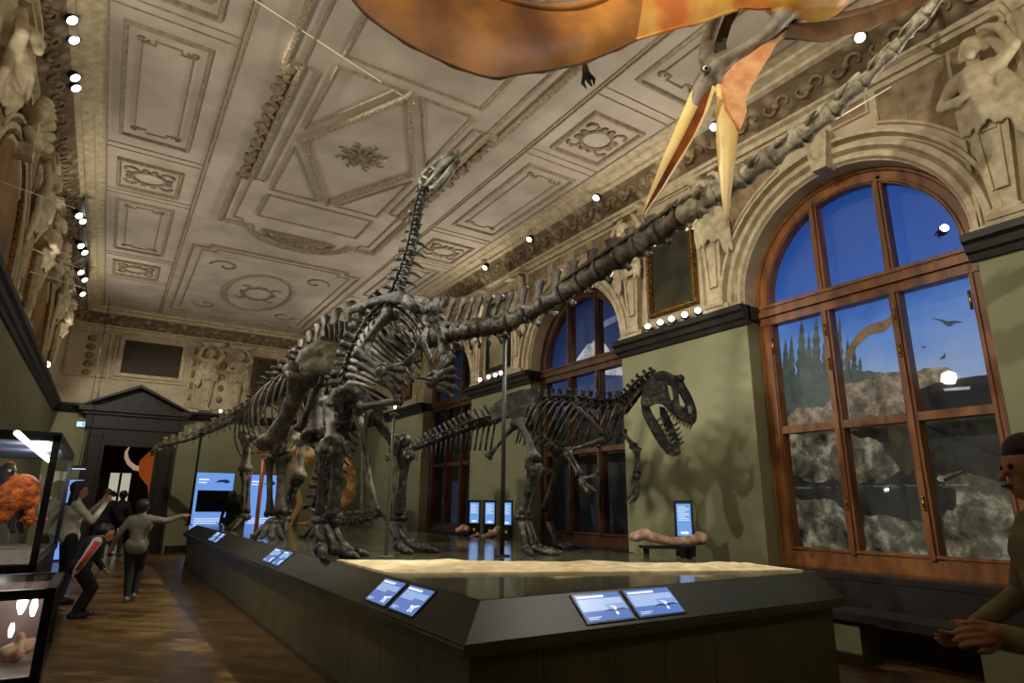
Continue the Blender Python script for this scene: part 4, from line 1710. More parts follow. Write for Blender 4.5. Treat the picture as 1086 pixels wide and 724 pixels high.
# ================================================================== skeletons
def bone_mat(name, dark, mid, light, scale=7, rough=.42):
    m, nt, b = new_mat(name)
    b.inputs['Roughness'].default_value = rough
    g = nt.nodes.new('ShaderNodeNewGeometry')
    n = nt.nodes.new('ShaderNodeTexNoise')
    n.inputs['Scale'].default_value = scale
    n.inputs['Detail'].default_value = 8
    n.inputs['Roughness'].default_value = .65
    nt.links.new(g.outputs['Position'], n.inputs['Vector'])
    c = ramp(nt, n.outputs['Fac'], [(.36, dark), (.52, mid), (.70, light)])
    nt.links.new(c, b.inputs['Base Color'])
    bp = nt.nodes.new('ShaderNodeBump')
    bp.inputs['Strength'].default_value = .8
    bp.inputs['Distance'].default_value = .04
    nt.links.new(n.outputs['Fac'], bp.inputs['Height'])
    nt.links.new(bp.outputs[0], b.inputs['Normal'])
    return m


M_B1 = bone_mat('olive_black_bone', rgb(17, 18, 15), rgb(52, 53, 43), rgb(128, 128, 110), scale=11)
M_B1L = bone_mat('pale_grey_bone', rgb(70, 70, 60), rgb(122, 122, 106), rgb(176, 175, 158))
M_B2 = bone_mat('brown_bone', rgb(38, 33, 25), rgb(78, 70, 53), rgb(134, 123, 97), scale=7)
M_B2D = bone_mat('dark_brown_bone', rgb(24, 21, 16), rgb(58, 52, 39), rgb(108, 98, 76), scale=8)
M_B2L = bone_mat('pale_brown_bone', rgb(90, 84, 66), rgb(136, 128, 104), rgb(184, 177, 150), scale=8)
M_B2T = bone_mat('lit_tail_bone', rgb(110, 102, 80), rgb(170, 160, 130), rgb(214, 204, 176), scale=9)  # lamplight on the near tail put into a paler bone colour
M_B3 = bone_mat('black_bone', rgb(18, 18, 15), rgb(42, 42, 35), rgb(112, 112, 97), scale=11)
M_TEETH = mat('teeth', rgb(120, 116, 96), rgb(80, 76, 60), rough=.35)
M_STEEL = mat('support_steel', rgb(26, 26, 23), rough=.5)
M_GREYPOLE = mat('grey_pole', rgb(112, 112, 98), rough=.4, metal=.3)
M_COPPER = mat('copper_pole', rgb(206, 120, 62), rgb(160, 90, 46), rough=.4)


def bone(m, p0, p1, r, e0=1.6, e1=1.5, flat=.85, bow=0.0, mid=.8, up=None):
    p0, p1 = V(p0), V(p1)
    d = p1 - p0
    side = d.cross(NV)
    side = side.normalized() if side.length > 1e-5 else V((1, 0, 0))
    pts, rs = [], []
    for i in range(11):
        t = i / 10
        pts.append(p0.lerp(p1, t) + side * (bow * 4 * t * (1 - t)))
        if t < .3:
            k = e0 + (mid - e0) * (t / .3) ** .7
        elif t > .7:
            k = e1 + (mid - e1) * ((1 - t) / .3) ** .7
        else:
            k = mid
        rs.append(r * k)
    m.tube(pts, rs, seg=10, flat=flat)
    dn = d.normalized()
    for p, e, s in ((p0, e0, 1), (p1, e1, -1)):
        for q in (-1, 1):
            m.ell(p + side * (q * r * e * .5) + dn * (s * r * .1), r * e * .62, seg=9, rings=6)
    m.rough = (r * .12, .8 / r)
    return m


def long_bone(name, p0, p1, r, mt, par, **k):
    return bone(MB(), p0, p1, r, **k).build(name, mt, par, smooth=True)


def vertebra(p, t, u, L, r, sh=.0, sw=None, lean=0.0, tl=0.0, ch=0.0, chl=.3, zyg=True, tilt=.25):
    """one vertebra: spool centrum, arch, spine, side processes, chevron"""
    m = MB()
    p, t, u = V(p), V(t).normalized(), V(u)
    u = (u - t * u.dot(t)).normalized()
    s = t.cross(u)
    h = L * .47
    m.tube([p - t * h, p - t * h * .8, p - t * h * .25, p + t * h * .25, p + t * h * .8, p + t * h], [r * .9, r * 1.05, r * .78, r * .78, r * 1.05, r * .9], seg=10, up=u)
    if sh > 0:
        sw = sw or L * .3
        b = p + u * r * .5
        q = p + u * (r + sh) + t * (lean * sh)
        m.tube([b, b.lerp(q, .3), b.lerp(q, .75), q, q + u * sw * .15], [sw * .9, sw * .75, sw * .8, sw * 1.05, sw * .5], seg=8, up=t, flat=[.7, .35, .32, .5, .5])
        if zyg:
            for k in (-1, 1):
                a = p + u * r * 1.05 + s * k * r * .4
                m.tube([a - t * L * .55, a + t * L * .62 + u * r * .15], [r * .22, r * .28], seg=6)
    if tl > 0:
        for k in (-1, 1):
            a = p + u * r * .35 + s * k * r * .6
            q = a + s * k * tl + u * tl * tilt
            m.tube([a, a.lerp(q, .6), q], [r * .42, r * .3, r * .2], seg=6, up=t, flat=.6)
    if ch > 0:
        a = p - u * r * .8 - t * h * .8
        q = a - u * ch - t * ch * chl
        m.tube([a, a.lerp(q, .5), q], [r * .3, r * .22, r * .3], seg=6, up=t, flat=.5)
    m.rough = (r * .13, 1.3 / r)
    return m


def rib(p, t, u, sg, W, H, back, r, a1=2.35, a0=.25, n=12):
    m = MB()
    p, t, u = V(p), V(t).normalized(), V(u)
    u = (u - t * u.dot(t)).normalized()
    s = t.cross(u) * sg
    c = p - u * H
    pts = []
    for i in range(n + 1):
        a = a0 + (a1 - a0) * i / n
        pts.append(c + u * (H * cos(a)) + s * (W * sin(a) ** .8) - t * (back * (i / n) ** 1.3))
    m.tube([p + u * 0] + pts, [r * 1.1] + [r * (1.15 - .6 * (i / n)) for i in range(n + 1)], seg=6, up=t, flat=.65)
    return m


def frames(pts, n):
    sm = catmull(pts, n)
    P_ = [V(x[:3]) for x in sm]
    T = [(P_[min(i + 1, n - 1)] - P_[max(i - 1, 0)]).normalized() for i in range(n)]
    return sm, P_, T


def pxp(l):
    """survey rows (px, py, D, extra...) -> (x, y, z, extra...)"""
    out = []
    for r in l:
        p = P(r[0], r[1], r[2])
        out.append((p.x, p.y, p.z) + tuple(v * mpp(p) for v in r[3:]))
    return out


def plate_px(name, pts, D, th, mt, par, holes=(), off=V((0, 0, 0)), dfun=None):
    f = dfun or (lambda x, y: D)
    m = MB()
    m.plate([[P(x, y, f(x, y)) + off for x, y in l] for l in [pts] + list(holes)], NV * th)
    return m.build(name, mt, par)


# ------------------------------------------------------------------ sauropod (seen from behind, tail sweeping overhead)
sp = P(300, 560, 10.2)
DIP = thing('sauropod_skeleton', 'huge brown long-necked dinosaur skeleton seen from behind with its tail sweeping overhead', 'skeleton', (sp.x, sp.y, ZD))
UP = V((0, 0, 1))
tail = pxp([(372, 368, 9.5, 18), (425, 360, 9.1, 17), (480, 352, 8.3, 11), (510, 347, 7.6, 10.5), (535, 343, 7.1, 10), (570, 327, 6.75, 10), (610, 303, 6.35, 11), (650, 278, 5.95, 12), (690, 252, 5.55, 13),
            (735, 222, 5.1, 12.5), (775, 197, 4.8, 11), (820, 166, 4.5, 11), (868, 130, 4.2, 10.5), (910, 93, 3.95, 8), (950, 50, 3.7, 7), (985, 12, 3.5, 6), (1015, -24, 3.35, 5)])
n1 = 24
sm, PP, TT = frames(tail[:10], n1)
for i in range(n1):
    L = (PP[1] - PP[0]).length
    r = sm[i][3]
    sh = .36 * (1 - (i / n1) ** 1.6) + .02
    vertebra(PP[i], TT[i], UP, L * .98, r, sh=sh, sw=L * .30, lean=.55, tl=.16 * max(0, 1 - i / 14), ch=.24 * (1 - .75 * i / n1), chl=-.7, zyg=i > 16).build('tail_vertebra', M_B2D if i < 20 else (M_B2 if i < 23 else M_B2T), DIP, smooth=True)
n2 = 10
sm, PP, TT = frames(tail[9:], n2)
for i in range(n2 - 1):
    a, b = PP[i], PP[i + 1]
    ra, rb = sm[i][3], sm[i + 1][3]
    m = MB()
    m.tube([a, a.lerp(b, .1), a.lerp(b, .35), a.lerp(b, .65), a.lerp(b, .9), b], [ra * .9, ra * 1.05, ra * .75, rb * .75, rb * 1.1, rb * .95], seg=10)
    t = (b - a).normalized()
    u = (UP - t * UP.dot(t)).normalized()
    if i < 8:
        m.tube([a.lerp(b, .45) + u * ra * .5, a.lerp(b, .85) + u * ra * 1.0, a.lerp(b, 1.12) + u * ra * 1.25], [ra * .3, ra * .5, ra * .15], seg=6)
        s_ = t.cross(u)
        for sg in (-1, 1):
            m.tube([a.lerp(b, .3) + s_ * sg * ra * .5 + u * ra * .2, a.lerp(b, .5) + s_ * sg * ra * 1.2 + u * ra * .3, a.lerp(b, .78) + s_ * sg * ra * 1.0 + u * ra * .5], [ra * .3, ra * .35, ra * .12], seg=6)
    m.rough = (ra * .16, 1.2 / ra)
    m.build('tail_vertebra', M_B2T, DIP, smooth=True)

body = pxp([(366, 374, 9.6, 17), (345, 380, 10.0, 16), (328, 388, 10.7, 14), (308, 400, 11.5, 12), (292, 413, 12.3, 11), (278, 427, 13.0, 9)])
nb = 12
sm, PP, TT = frames(body, nb)
for i in range(nb):
    L = (PP[1] - PP[0]).length
    t = i / (nb - 1)
    vertebra(PP[i], TT[i], UP, L * .95, sm[i][3] * .8, sh=.50 * (1 - t) + .14, sw=L * .36, lean=-.05, tl=.34 - .1 * t, tilt=.3).build('back_vertebra', M_B2, DIP, smooth=True)
    if i >= 3:
        for sg in (-1, 1):
            rib(PP[i], TT[i], UP, sg, .55 - .15 * abs(t - .6), .72 - .1 * t, -.1, .035, a1=2.6).build('rib', M_B2, DIP, smooth=True)
neck = pxp([(276, 429, 13.1, 6), (262, 438, 13.7, 6), (250, 443, 14.2, 5.5), (237, 449, 14.8, 5), (222, 456, 15.3, 4.5), (205, 463, 15.8, 4), (188, 468, 16.2, 3.5), (174, 471, 16.6, 3)])
nn = 14
sm, PP, TT = frames(neck, nn)
for i in range(nn):
    L = (PP[1] - PP[0]).length
    r = sm[i][3]
    vertebra(PP[i], TT[i], UP, L * .98, r * .9, sh=r * 1.4, sw=L * .3, lean=-.2, tl=r * 1.6, ch=r * 1.2, chl=.6, tilt=-.2).build('neck_vertebra', M_B2L if i > 3 else M_B2, DIP, smooth=True)
h0, h1 = P(172, 472, 16.7), P(161, 479, 17.1)
m = MB()
hd = (h1 - h0).normalized()
m.tube([h0, h0.lerp(h1, .3), h0.lerp(h1, .7), h1], [.07, .11, .08, .06], seg=10, flat=.7)
m.tube([h0.lerp(h1, .1) + V((0, 0, .08)), h0.lerp(h1, .5) + V((0, 0, .1)), h1 + V((0, 0, .05))], [.03, .035, .02], seg=6)
m.build('skull', M_B2L, DIP, smooth=True)
m = MB()
m.tube([h0 - V((0, 0, .09)), h0.lerp(h1, .6) - V((0, 0, .12)), h1 - V((0, 0, .10))], [.03, .03, .03], seg=6)
m.build('lower_jaw', M_B2L, DIP, smooth=True)
# hip girdle
for off, nm_ in ((-.32, 0), (.34, 1)):
    f = Fig()
    f.chain([P(317, 392, 9.75 + off), P(326, 378, 9.7 + off), P(340, 371, 9.65 + off), P(356, 373, 9.6 + off), P(370, 384, 9.55 + off)], [.10, .15, .17, .15, .09])
    f.chain([P(330, 384, 9.7 + off), P(331, 396, 9.7 + off)], [.14, .10])
    f.chain([P(352, 380, 9.6 + off), P(353, 392, 9.6 + off)], [.14, .08])
    f.chain([P(322, 392, 9.72 + off), P(336, 387, 9.66 + off), P(350, 388, 9.6 + off), P(362, 392, 9.55 + off)], [.12, .15, .15, .08])
    f.build('ilium', [M_B2L], DIP, voxel=.025, world=True)
for i in range(7):
    x = 346 + i * 5.4
    a, b = P(x, 370, 9.45 - .05 * i), P(x + .5, 342 + 1.6 * abs(i - 3), 9.45 - .05 * i)
    m = MB()
    m.tube([a, a.lerp(b, .5), b], [.05, .042, .05], seg=8, up=SIDE, flat=2.2)
    m.rough = (.012, 9)
    m.build('sacral_spine', M_B2, DIP, smooth=True)
long_bone('pubis', P(338, 404, 10.0), P(318, 455, 10.3), .07, M_B2, DIP)
long_bone('ischium', P(352, 398, 9.6), P(368, 446, 9.1), .07, M_B2, DIP)
long_bone('ischium', P(358, 398, 9.8), P(380, 444, 9.3), .065, M_B2, DIP)
# near hind leg
hipn, knn = P(320, 396, 9.4), P(287, 473, 9.65)
long_bone('femur', hipn, knn, .165, M_B2, DIP, e0=1.65, e1=1.35, bow=.05, flat=.75)
m = MB()
bone(m, P(299, 484, 9.75), P(297, 543, 9.75), .085, e0=1.7, e1=1.3)
m.build('tibia', M_B2, DIP, smooth=True)
m = MB()
bone(m, P(286, 486, 9.8), P(286, 545, 9.8), .055, e0=1.5, e1=1.5)
m.build('fibula', M_B2, DIP, smooth=True)


def round_foot(name, c, fwd, n, ln, r, mt, par, spread=.9):
    """short column foot with toes on the ground"""
    m = MB()
    c, fwd = V(c), V(fwd).normalized()
    s = V((-fwd.y, fwd.x, 0))
    for k in range(n):
        a = (k - (n - 1) / 2) * spread / max(1, n - 1)
        d = (fwd * cos(a) + s * sin(a)).normalized()
        top = c + d * ln * .15 + V((0, 0, .24))
        k1 = c + d * ln * .45 + V((0, 0, .15))
        k2 = c + d * ln * .75 + V((0, 0, r * 1.2))
        tip = c + d * ln + V((0, 0, r * .5))
        m.tube([top, k1, k2, tip], [r * 1.1, r * 1.25, r, r * .35], seg=8)
        m.ell(k1, r * 1.35, seg=8, rings=5)
        m.ell(k2, r * 1.1, seg=8, rings=5)
    m.ell(c + V((0, 0, .24)), (.13, .13, .08), seg=10, rings=6)
    return m.build(name, mt, par, smooth=True)


FW = V((-.35, .94, 0))
g = onplane(289, 562, 2, ZD)
fa = P(291, 545, 9.75)
round_foot('hind_foot', (fa.x, fa.y, ZD), -SIDE * .3 - NV, 5, .32, .045, M_B1, DIP, 2.4)
# far hind leg
hipf, knf = P(336, 402, 10.3), P(334, 462, 10.2)
long_bone('femur', hipf, knf, .14, M_B2, DIP)
long_bone('tibia', P(340, 470, 10.2), P(341, 540, 10.2), .09, M_B2, DIP)
fb = P(341, 541, 10.2)
round_foot('hind_foot', (fb.x, fb.y, ZD), -SIDE * .2 - NV, 5, .32, .045, M_B1, DIP, 2.4)
# shoulder blades and fore legs
plate_px('shoulder_blade', [(277, 402), (282.6, 408), (281, 424), (275, 444), (268, 453), (260.5, 453), (266, 437), (271, 419)], 12.7, .08, M_B2, DIP)
plate_px('shoulder_blade', [(296, 408), (303, 412), (306, 430), (308, 450), (316, 462), (309, 466), (300, 456), (294, 434)], 12.4, .08, M_B2, DIP)
fl = 12.9
long_bone('humerus', P(263, 461, fl), P(260, 497, fl + .1), .10, M_B2L, DIP, e0=1.8, e1=1.35)
m = MB()
bone(m, P(259.5, 502, fl + .1), P(258.5, 543, fl), .065, e0=1.5, e1=1.2)
bone(m, P(264, 502, fl + .15), P(262.5, 543, fl), .05, e0=1.3, e1=1.2)
m.build('forearm', M_B2, DIP, smooth=True)
fc = P(260, 545, fl)
round_foot('fore_foot', (fc.x, fc.y, ZD), -SIDE * .7 - NV * .4, 4, .34, .042, M_B2, DIP, 1.5)
fr_ = 11.6
long_bone('humerus', P(320, 464, fr_), P(317, 505, fr_), .10, M_B2L, DIP, e0=1.7, e1=1.4)
m = MB()
bone(m, P(317, 509, fr_), P(305, 542, fr_), .065, e0=1.4, e1=1.2)
bone(m, P(312, 508, fr_), P(301, 541, fr_ - .05), .05, e0=1.3, e1=1.2)
m.build('forearm', M_B3, DIP, smooth=True)
fd = P(303, 545, fr_)
round_foot('fore_foot', (fd.x, fd.y, ZD), -SIDE * .3 - NV * .8, 4, .36, .05, M_B3, DIP, 1.5)


def pole(px, pytop, D, label, mt, r=.022, name='support_pole', px2=None):
    a = P(px, pytop, D)
    m = MB()
    m.tube([V((a.x, a.y, ZD)), a], r, seg=8)
    t = thing(name, label, 'pole', (a.x, a.y, ZD), 0, 'slim poles carrying the skeletons')
    m.build('shaft', mt, t, smooth=True)
    b = MB()
    b.lathe((a.x, a.y, ZD), [(.09, 0), (.09, .012), (.03, .02)], seg=16)
    b.build('base_plate', mt, t)
    c = MB()
    c.tube([a - V((.05, 0, .0)), a + V((0, 0, .02)), a + V((.05, 0, .0))], r * .9, seg=6)
    c.build('cradle', mt, t, smooth=True)


pole(535.5, 357, 7.05, 'tall thin black pole carrying the overhead tail', M_STEEL, .025)
pole(213.5, 460, 15.0, 'thin black pole in front of the blue panel carrying the long neck', M_STEEL, .028)
a_ = P(281, 484, 11.3)
pole(280, 484, 11.0, 'copper coloured pole by the hind leg of the big skeleton', M_COPPER, .035)

# ------------------------------------------------------------------ upright beaked dinosaur
ig = onplane(385, 588, 2, ZD)
IGU = thing('upright_dinosaur_skeleton', 'tall upright dark dinosaur skeleton with raised head and big three-toed feet', 'skeleton', (ig.x, ig.y, ZD))
FI = V((.78, -.62, 0)).normalized()      # facing
BK = -FI
nk = pxp([(418, 318, 7.2, 8), (426, 300, 7.15, 7.5), (431, 285, 7.1, 7), (436, 268, 7.05, 6.5), (440, 250, 7.0, 6), (443, 232, 6.98, 5.5), (446, 215, 6.95, 5), (450, 203, 6.93, 4.5)])
nn = 12
sm, PP, TT = frames(nk, nn)
for i in range(nn):
    L = (PP[1] - PP[0]).length
    r = sm[i][3]
    k = 1 - i / nn
    m = vertebra(PP[i], TT[i], BK, L * .95, r * .8, sh=.06 + .07 * k, sw=L * .22, lean=-.2, tl=.08 + .12 * k, ch=0, tilt=-.35)
    if i < 7:      # neck ribs
        u = BK
        s = TT[i].cross(u).normalized()
        for sg in (-1, 1):
            m.tube([PP[i] + s * sg * r * .8, PP[i] + s * sg * (r + .06 + .1 * k) - u * .06 + UP * -.01, PP[i] + s * sg * (r + .08 + .16 * k) - u * .12 - UP * .06], [.022, .02, .012], seg=6)
    m.build('neck_vertebra', M_B3, IGU, smooth=True)
bk = pxp([(414, 322, 7.25, 8), (398, 338, 7.4, 8.5), (386, 358, 7.5, 9), (377, 380, 7.55, 9.5), (371, 403, 7.5, 9.5), (371, 426, 7.4, 9.5)])
nb = 15
sm, PP, TT = frames(bk, nb)
for i in range(nb):
    L = (PP[1] - PP[0]).length
    r = sm[i][3]
    t = i / (nb - 1)
    vertebra(PP[i], TT[i], BK, L * .95, r * .75, sh=.17, sw=L * .42, lean=.1, tl=.12).build('back_vertebra', M_B1, IGU, smooth=True)
    if i < 13:
        for sg in (-1, 1):
            W = .50 - .5 * abs(t - .38)
            H = .46 - .35 * abs(t - .40)
            rib(PP[i], TT[i], BK, sg, W, H, -.12 - .15 * t if i > 8 else -.05 - .2 * t, .03, a1=2.35 if i < 10 else 1.9).build('rib', M_B1L if (TT[i].cross(BK) * sg).dot(NV) < 0 else M_B3, IGU, smooth=True)  # light on the near-side ribs put into a paler bone colour
# breast plates
for sg in (-1, 1):
    m = MB()
    d_ = 6.75 + .17 * sg
    m.tube([P(452, 348, d_), P(447, 362, d_), P(440, 376, d_), P(432, 386, d_), P(424, 392, d_)], [.03, .055, .04, .05, .02], seg=8, flat=.35)
    m.tube([P(447, 362, d_), P(455, 376, d_), P(457, 388, d_)], [.05, .03, .02], seg=8, flat=.35)
    m.rough = (.012, 9)
    m.build('sternal_plate', M_B1, IGU, smooth=True)
# shoulder girdle
m = MB()
bl = [(369, 330, 6.9), (382, 325, 6.85), (396, 320, 6.8), (410, 316, 6.75), (422, 315, 6.68), (432, 319, 6.6)]
m.tube([P(*q) for q in bl], [.04, .065, .05, .055, .09, .07], seg=10, up=UP, flat=.4)
m.rough = (.012, 8)
m.build('shoulder_blade', M_B1, IGU, smooth=True)
m = MB()
m.tube([P(428, 318, 6.6), P(440, 326, 6.5), P(450, 330, 6.6)], [.075, .07, .045], seg=10, flat=.6)
m.rough = (.014, 8)
m.tube([P(450, 330, 6.75), P(460, 322, 7.0), P(466, 316, 7.2)], [.05, .075, .05], seg=10, flat=.6)
m.build('coracoid', M_B1, IGU, smooth=True)
m = MB()
bl = [(420, 318, 7.7), (436, 318, 7.65), (450, 319, 7.55), (460, 325, 7.4), (466, 336, 7.3)]
m.tube([P(*q) for q in bl], [.05, .07, .07, .10, .09], seg=10, up=UP, flat=.45)
m.build('shoulder_blade', M_B1, IGU, smooth=True)


def claw_hand(name, w, d, sp, n, ln, r, mt, par, thumb=None):
    m = MB()
    w, d, sp = V(w), V(d).normalized(), V(sp).normalized()
    m.ell(w, r * 2.1, seg=9, rings=6)
    for k in range(n):
        a = (k - (n - 1) / 2)
        dd = (d + sp * a * .28).normalized()
        p1 = w + dd * ln * .45 + sp * a * r * .9
        p2 = w + dd * ln * .75 + sp * a * r * 1.3 - UP * ln * .08
        p3 = w + dd * ln + sp * a * r * 1.3 - UP * ln * .25
        m.tube([w + sp * a * r * .7, p1, p2, p3], [r, r * 1.05, r * .9, r * .25], seg=7)
        m.ell(p1, r * 1.2, seg=7, rings=5)
        m.ell(p2, r * 1.1, seg=7, rings=5)
    if thumb is not None:
        m.tube([w, w + V(thumb) * .5, w + V(thumb)], [r * 1.3, r * 1.1, r * .2], seg=7)
    return m.build(name, mt, par, smooth=True)


# near arm
sh, el_, wr_ = P(415, 332, 6.55), P(383, 378, 6.35), P(405, 394, 6.05)
long_bone('humerus', sh, el_, .06, M_B1L if False else M_B1, IGU, e0=1.7, e1=1.5, bow=-.04)
m = MB()
bone(m, el_ + UP * .03, wr_ + UP * .03, .05, e0=1.5, e1=1.3)
bone(m, el_ - UP * .09 + SIDE * .02, wr_ - UP * .06, .045, e0=1.5, e1=1.3)
m.build('forearm', M_B1, IGU, smooth=True)
claw_hand('hand', wr_, SIDE * .9 - UP * .5, UP, 4, .30, .032, M_B1, IGU, SIDE * .22 + UP * .1)
# far arm
sh, el_, wr_ = P(463, 338, 7.2), P(472, 378, 7.15), P(458, 405, 6.75)
long_bone('humerus', sh, el_, .06, M_B1, IGU, e0=1.6, e1=1.5)
m = MB()
bone(m, el_, wr_, .05, e0=1.4, e1=1.3)
bone(m, el_ + SIDE * .07, wr_ + UP * .07, .042, e0=1.4, e1=1.3)
m.build('forearm', M_B1, IGU, smooth=True)
claw_hand('hand', wr_, SIDE * 1.0 + UP * .12, UP, 4, .33, .034, M_B1, IGU, SIDE * .2 + UP * .16)
m = MB()
m.tube([P(415, 396, 6.1), P(457, 403, 6.7)], .012, seg=6)
m.build('brace_rod', M_STEEL, IGU)
# hips
for D0, a in ((7.15, 0), (7.65, 1)):
    f = Fig()
    f.chain([P(350, 428, D0 - .15), P(358, 418, D0), P(370, 414, D0), P(384, 420, D0), P(398, 432, D0 - .05)], [.05, .085, .09, .08, .04])
    f.chain([P(362, 420, D0), P(362, 434, D0 - .08)], [.085, .06])
    f.chain([P(382, 424, D0), P(380, 436, D0)], [.08, .06])
    f.build('ilium', [M_B1], IGU, voxel=.018, world=True)
long_bone('pubis', P(382, 432, 7.1), P(425, 424, 6.7), .05, M_B1, IGU, e0=1.5, e1=1.1)
long_bone('ischium', P(380, 440, 7.2), P(398, 540, 7.35), .042, M_B1L, IGU, e0=1.5, e1=1.2)
long_bone('ischium', P(386, 440, 7.5), P(386, 542, 7.55), .042, M_B1L, IGU, e0=1.5, e1=1.2)
# near leg
gf = onplane(352, 590, 2, ZD)
Dn = NV.dot(gf - CAM)
long_bone('femur', P(348, 424, 7.1), P(352, 470, 6.85), .078, M_B1L, IGU, e0=1.35, e1=1.6)
long_bone('tibia', P(359, 474, 6.85), P(353, 549, 6.85), .078, M_B1, IGU, e0=1.6, e1=1.3)
long_bone('fibula', P(342, 476, 6.9), P(339, 549, 6.9), .05, M_B1, IGU, e0=1.4, e1=1.3)
m = MB()
m.tube([P(336, 552, 6.85), P(358, 552, 6.85)], .04, seg=8)
for x in (338, 347, 356):
    m.ell(P(x, 552, 6.85), (.075, .075, .05), seg=9, rings=6)
m.build('ankle', M_B1, IGU, smooth=True)


def big_foot(name, ank, fwd, ln, r, mt, par, h):
    """three toed foot with tall metatarsals; ank is the ground point under the ankle"""
    m = MB()
    ank, fwd = V(ank), V(fwd).normalized()
    s = V((-fwd.y, fwd.x, 0))
    for k, (a, l) in enumerate(((-.62, .82), (0, 1.0), (.62, .82))):
        d = (fwd * cos(a) + s * sin(a)).normalized()
        top = ank + s * (k - 1) * r * 1.9 + V((0, 0, h))
        kn = ank + d * ln * .30 + s * (k - 1) * r * 1.2 + V((0, 0, r * 1.7))
        m.tube([top, top.lerp(kn, .5), kn], [r * 1.15, r * .9, r * 1.25], seg=9)
        m.ell(kn, r * 1.5, seg=9, rings=6)
        p = kn
        for j in range(3):
            q = ank + d * ln * l * (.55 + .2 * j) + s * (k - 1) * r * 1.0 + V((0, 0, r * (1.1 - .25 * j)))
            m.tube([p, p.lerp(q, .5), q], [r * 1.05, r * .8, r * (1.0 - .15 * j)], seg=8)
            m.ell(q, r * (1.15 - .2 * j), seg=8, rings=5)
            p = q
        m.tube([p, p + d * ln * l * .16 - V((0, 0, r * .3))], [r * .75, r * .2], seg=7)
    return m.build(name, mt, par, smooth=True)


gp = V((P(347, 560, 6.85).x, P(347, 560, 6.85).y, ZD))
big_foot('foot', gp - NV * .05, SIDE * .85 - NV * .55, .48, .05, M_B1, IGU, .30)
# far leg
long_bone('femur', P(397, 440, 7.6), P(425, 472, 7.45), .085, M_B1, IGU, e0=1.3, e1=1.6, bow=-.03)
long_bone('tibia', P(430, 482, 7.5), P(424, 546, 7.6), .07, M_B1, IGU, e0=1.6, e1=1.1)
long_bone('fibula', P(419, 482, 7.5), P(416, 546, 7.6), .05, M_B1L, IGU, e0=1.5, e1=1.3)
m = MB()
m.tube([P(412, 549, 7.6), P(428, 549, 7.6)], .035, seg=8)
for x in (413, 420, 427):
    m.ell(P(x, 549, 7.6), (.075, .075, .045), seg=9, rings=6)
m.build('ankle', M_B1, IGU, smooth=True)
gp = V((P(420, 558, 7.6).x, P(420, 558, 7.6).y, ZD))
big_foot('foot', gp, SIDE * .9 - NV * .3, .52, .046, M_B1, IGU, .28)
# tail to the ground
tl = pxp([(370, 428, 7.45, 8), (364, 462, 7.8, 7.5), (352, 500, 8.1, 7), (338, 535, 8.2, 5.5), (342, 551, 8.0, 4.5), (362, 554, 7.8, 4), (384, 551, 7.7, 3.5), (402, 547, 7.6, 2.5)])
nt_ = 26
sm, PP, TT = frames(tl, nt_)
for i in range(nt_):
    L = (PP[1] - PP[0]).length
    r = sm[i][3]
    k = 1 - i / nt_
    vertebra(PP[i], TT[i], BK + UP * (.2 if i < 14 else 1.5), L * .95, r * .85, sh=.05 + .16 * k, sw=L * .3, lean=.4, tl=.1 * k, ch=.06 + .10 * k, chl=-.4).build('tail_vertebra', M_B1, IGU, smooth=True)
# skull: pointing up to the right
q0, q1 = P(452, 202, 6.93), P(486, 163, 6.85)
ax = (q1 - q0).normalized()
Ln = (q1 - q0).length
uu = (BK * .3 + UP).cross(ax).cross(ax)
uu = -uu.normalized()
if uu.dot(UP) < 0:
    uu = -uu
ss = ax.cross(uu).normalized()


def sk(a, b, c=0):
    return q0 + ax * (a * Ln) + uu * (b * Ln) + ss * (c * Ln)


m = MB()
for c in (-.10, .10):
    m.tube([sk(.02, .02, c), sk(.05, .16, c), sk(.16, .25, c * .9)], [0.027, 0.031, 0.027], seg=8)               # back of skull
    m.tube([sk(.16, .25, c * .9), sk(.36, .24, c * .8), sk(.62, .20, c * .6), sk(.88, .13, c * .4), sk(1.0, .06, c * .3)], [0.027, 0.027, 0.035, 0.035, 0.027], seg=8)   # roof
    m.tube([sk(.16, .22, c), sk(.20, .10, c * 1.05), sk(.12, .0, c)], [0.022, 0.020, 0.023], seg=8)                # bar behind the eye
    m.tube([sk(.44, .22, c * .85), sk(.44, .10, c), sk(.40, .03, c)], [0.023, 0.022, 0.027], seg=8)               # bar before the eye
    m.tube([sk(.02, .02, c), sk(.25, .02, c * 1.05), sk(.5, .045, c * .85), sk(.8, .02, c * .5), sk(.98, -.03, c * .35)], [0.027, 0.027, 0.043, 0.039, 0.027], seg=8)
m.tube([sk(.45, .13), sk(.62, .12), sk(.8, .08), sk(.97, .03)], [0.043, 0.058, 0.047, 0.031], seg=10)
m.tube([sk(.02, .1), sk(.12, .18), sk(.3, .22)], [0.047, 0.058, 0.039], seg=10)
m.ell(sk(.99, .05), .05, seg=9, rings=6)
m.ell(sk(.97, -.02), .04, seg=9, rings=6)
m.build('skull', M_B1L, IGU, smooth=True)
m = MB()
for c in (-.085, .085):
    m.tube([sk(.06, -.07, c), sk(.12, -.14, c), sk(.35, -.15, c * .9), sk(.6, -.13, c * .7), sk(.85, -.10, c * .35)], [0.027, 0.039, 0.035, 0.035, 0.027], seg=8)
    m.tube([sk(.3, -.08, c), sk(.26, .02, c)], [0.027, 0.016], seg=7)
m.ell(sk(.86, -.10), (.05, .05, .035), seg=9, rings=6)
m.build('lower_jaw', M_B1L, IGU, smooth=True)
pole(418, 440, 6.75, 'slim grey pole in front of the upright skeleton carrying its hip', M_GREYPOLE, .017)

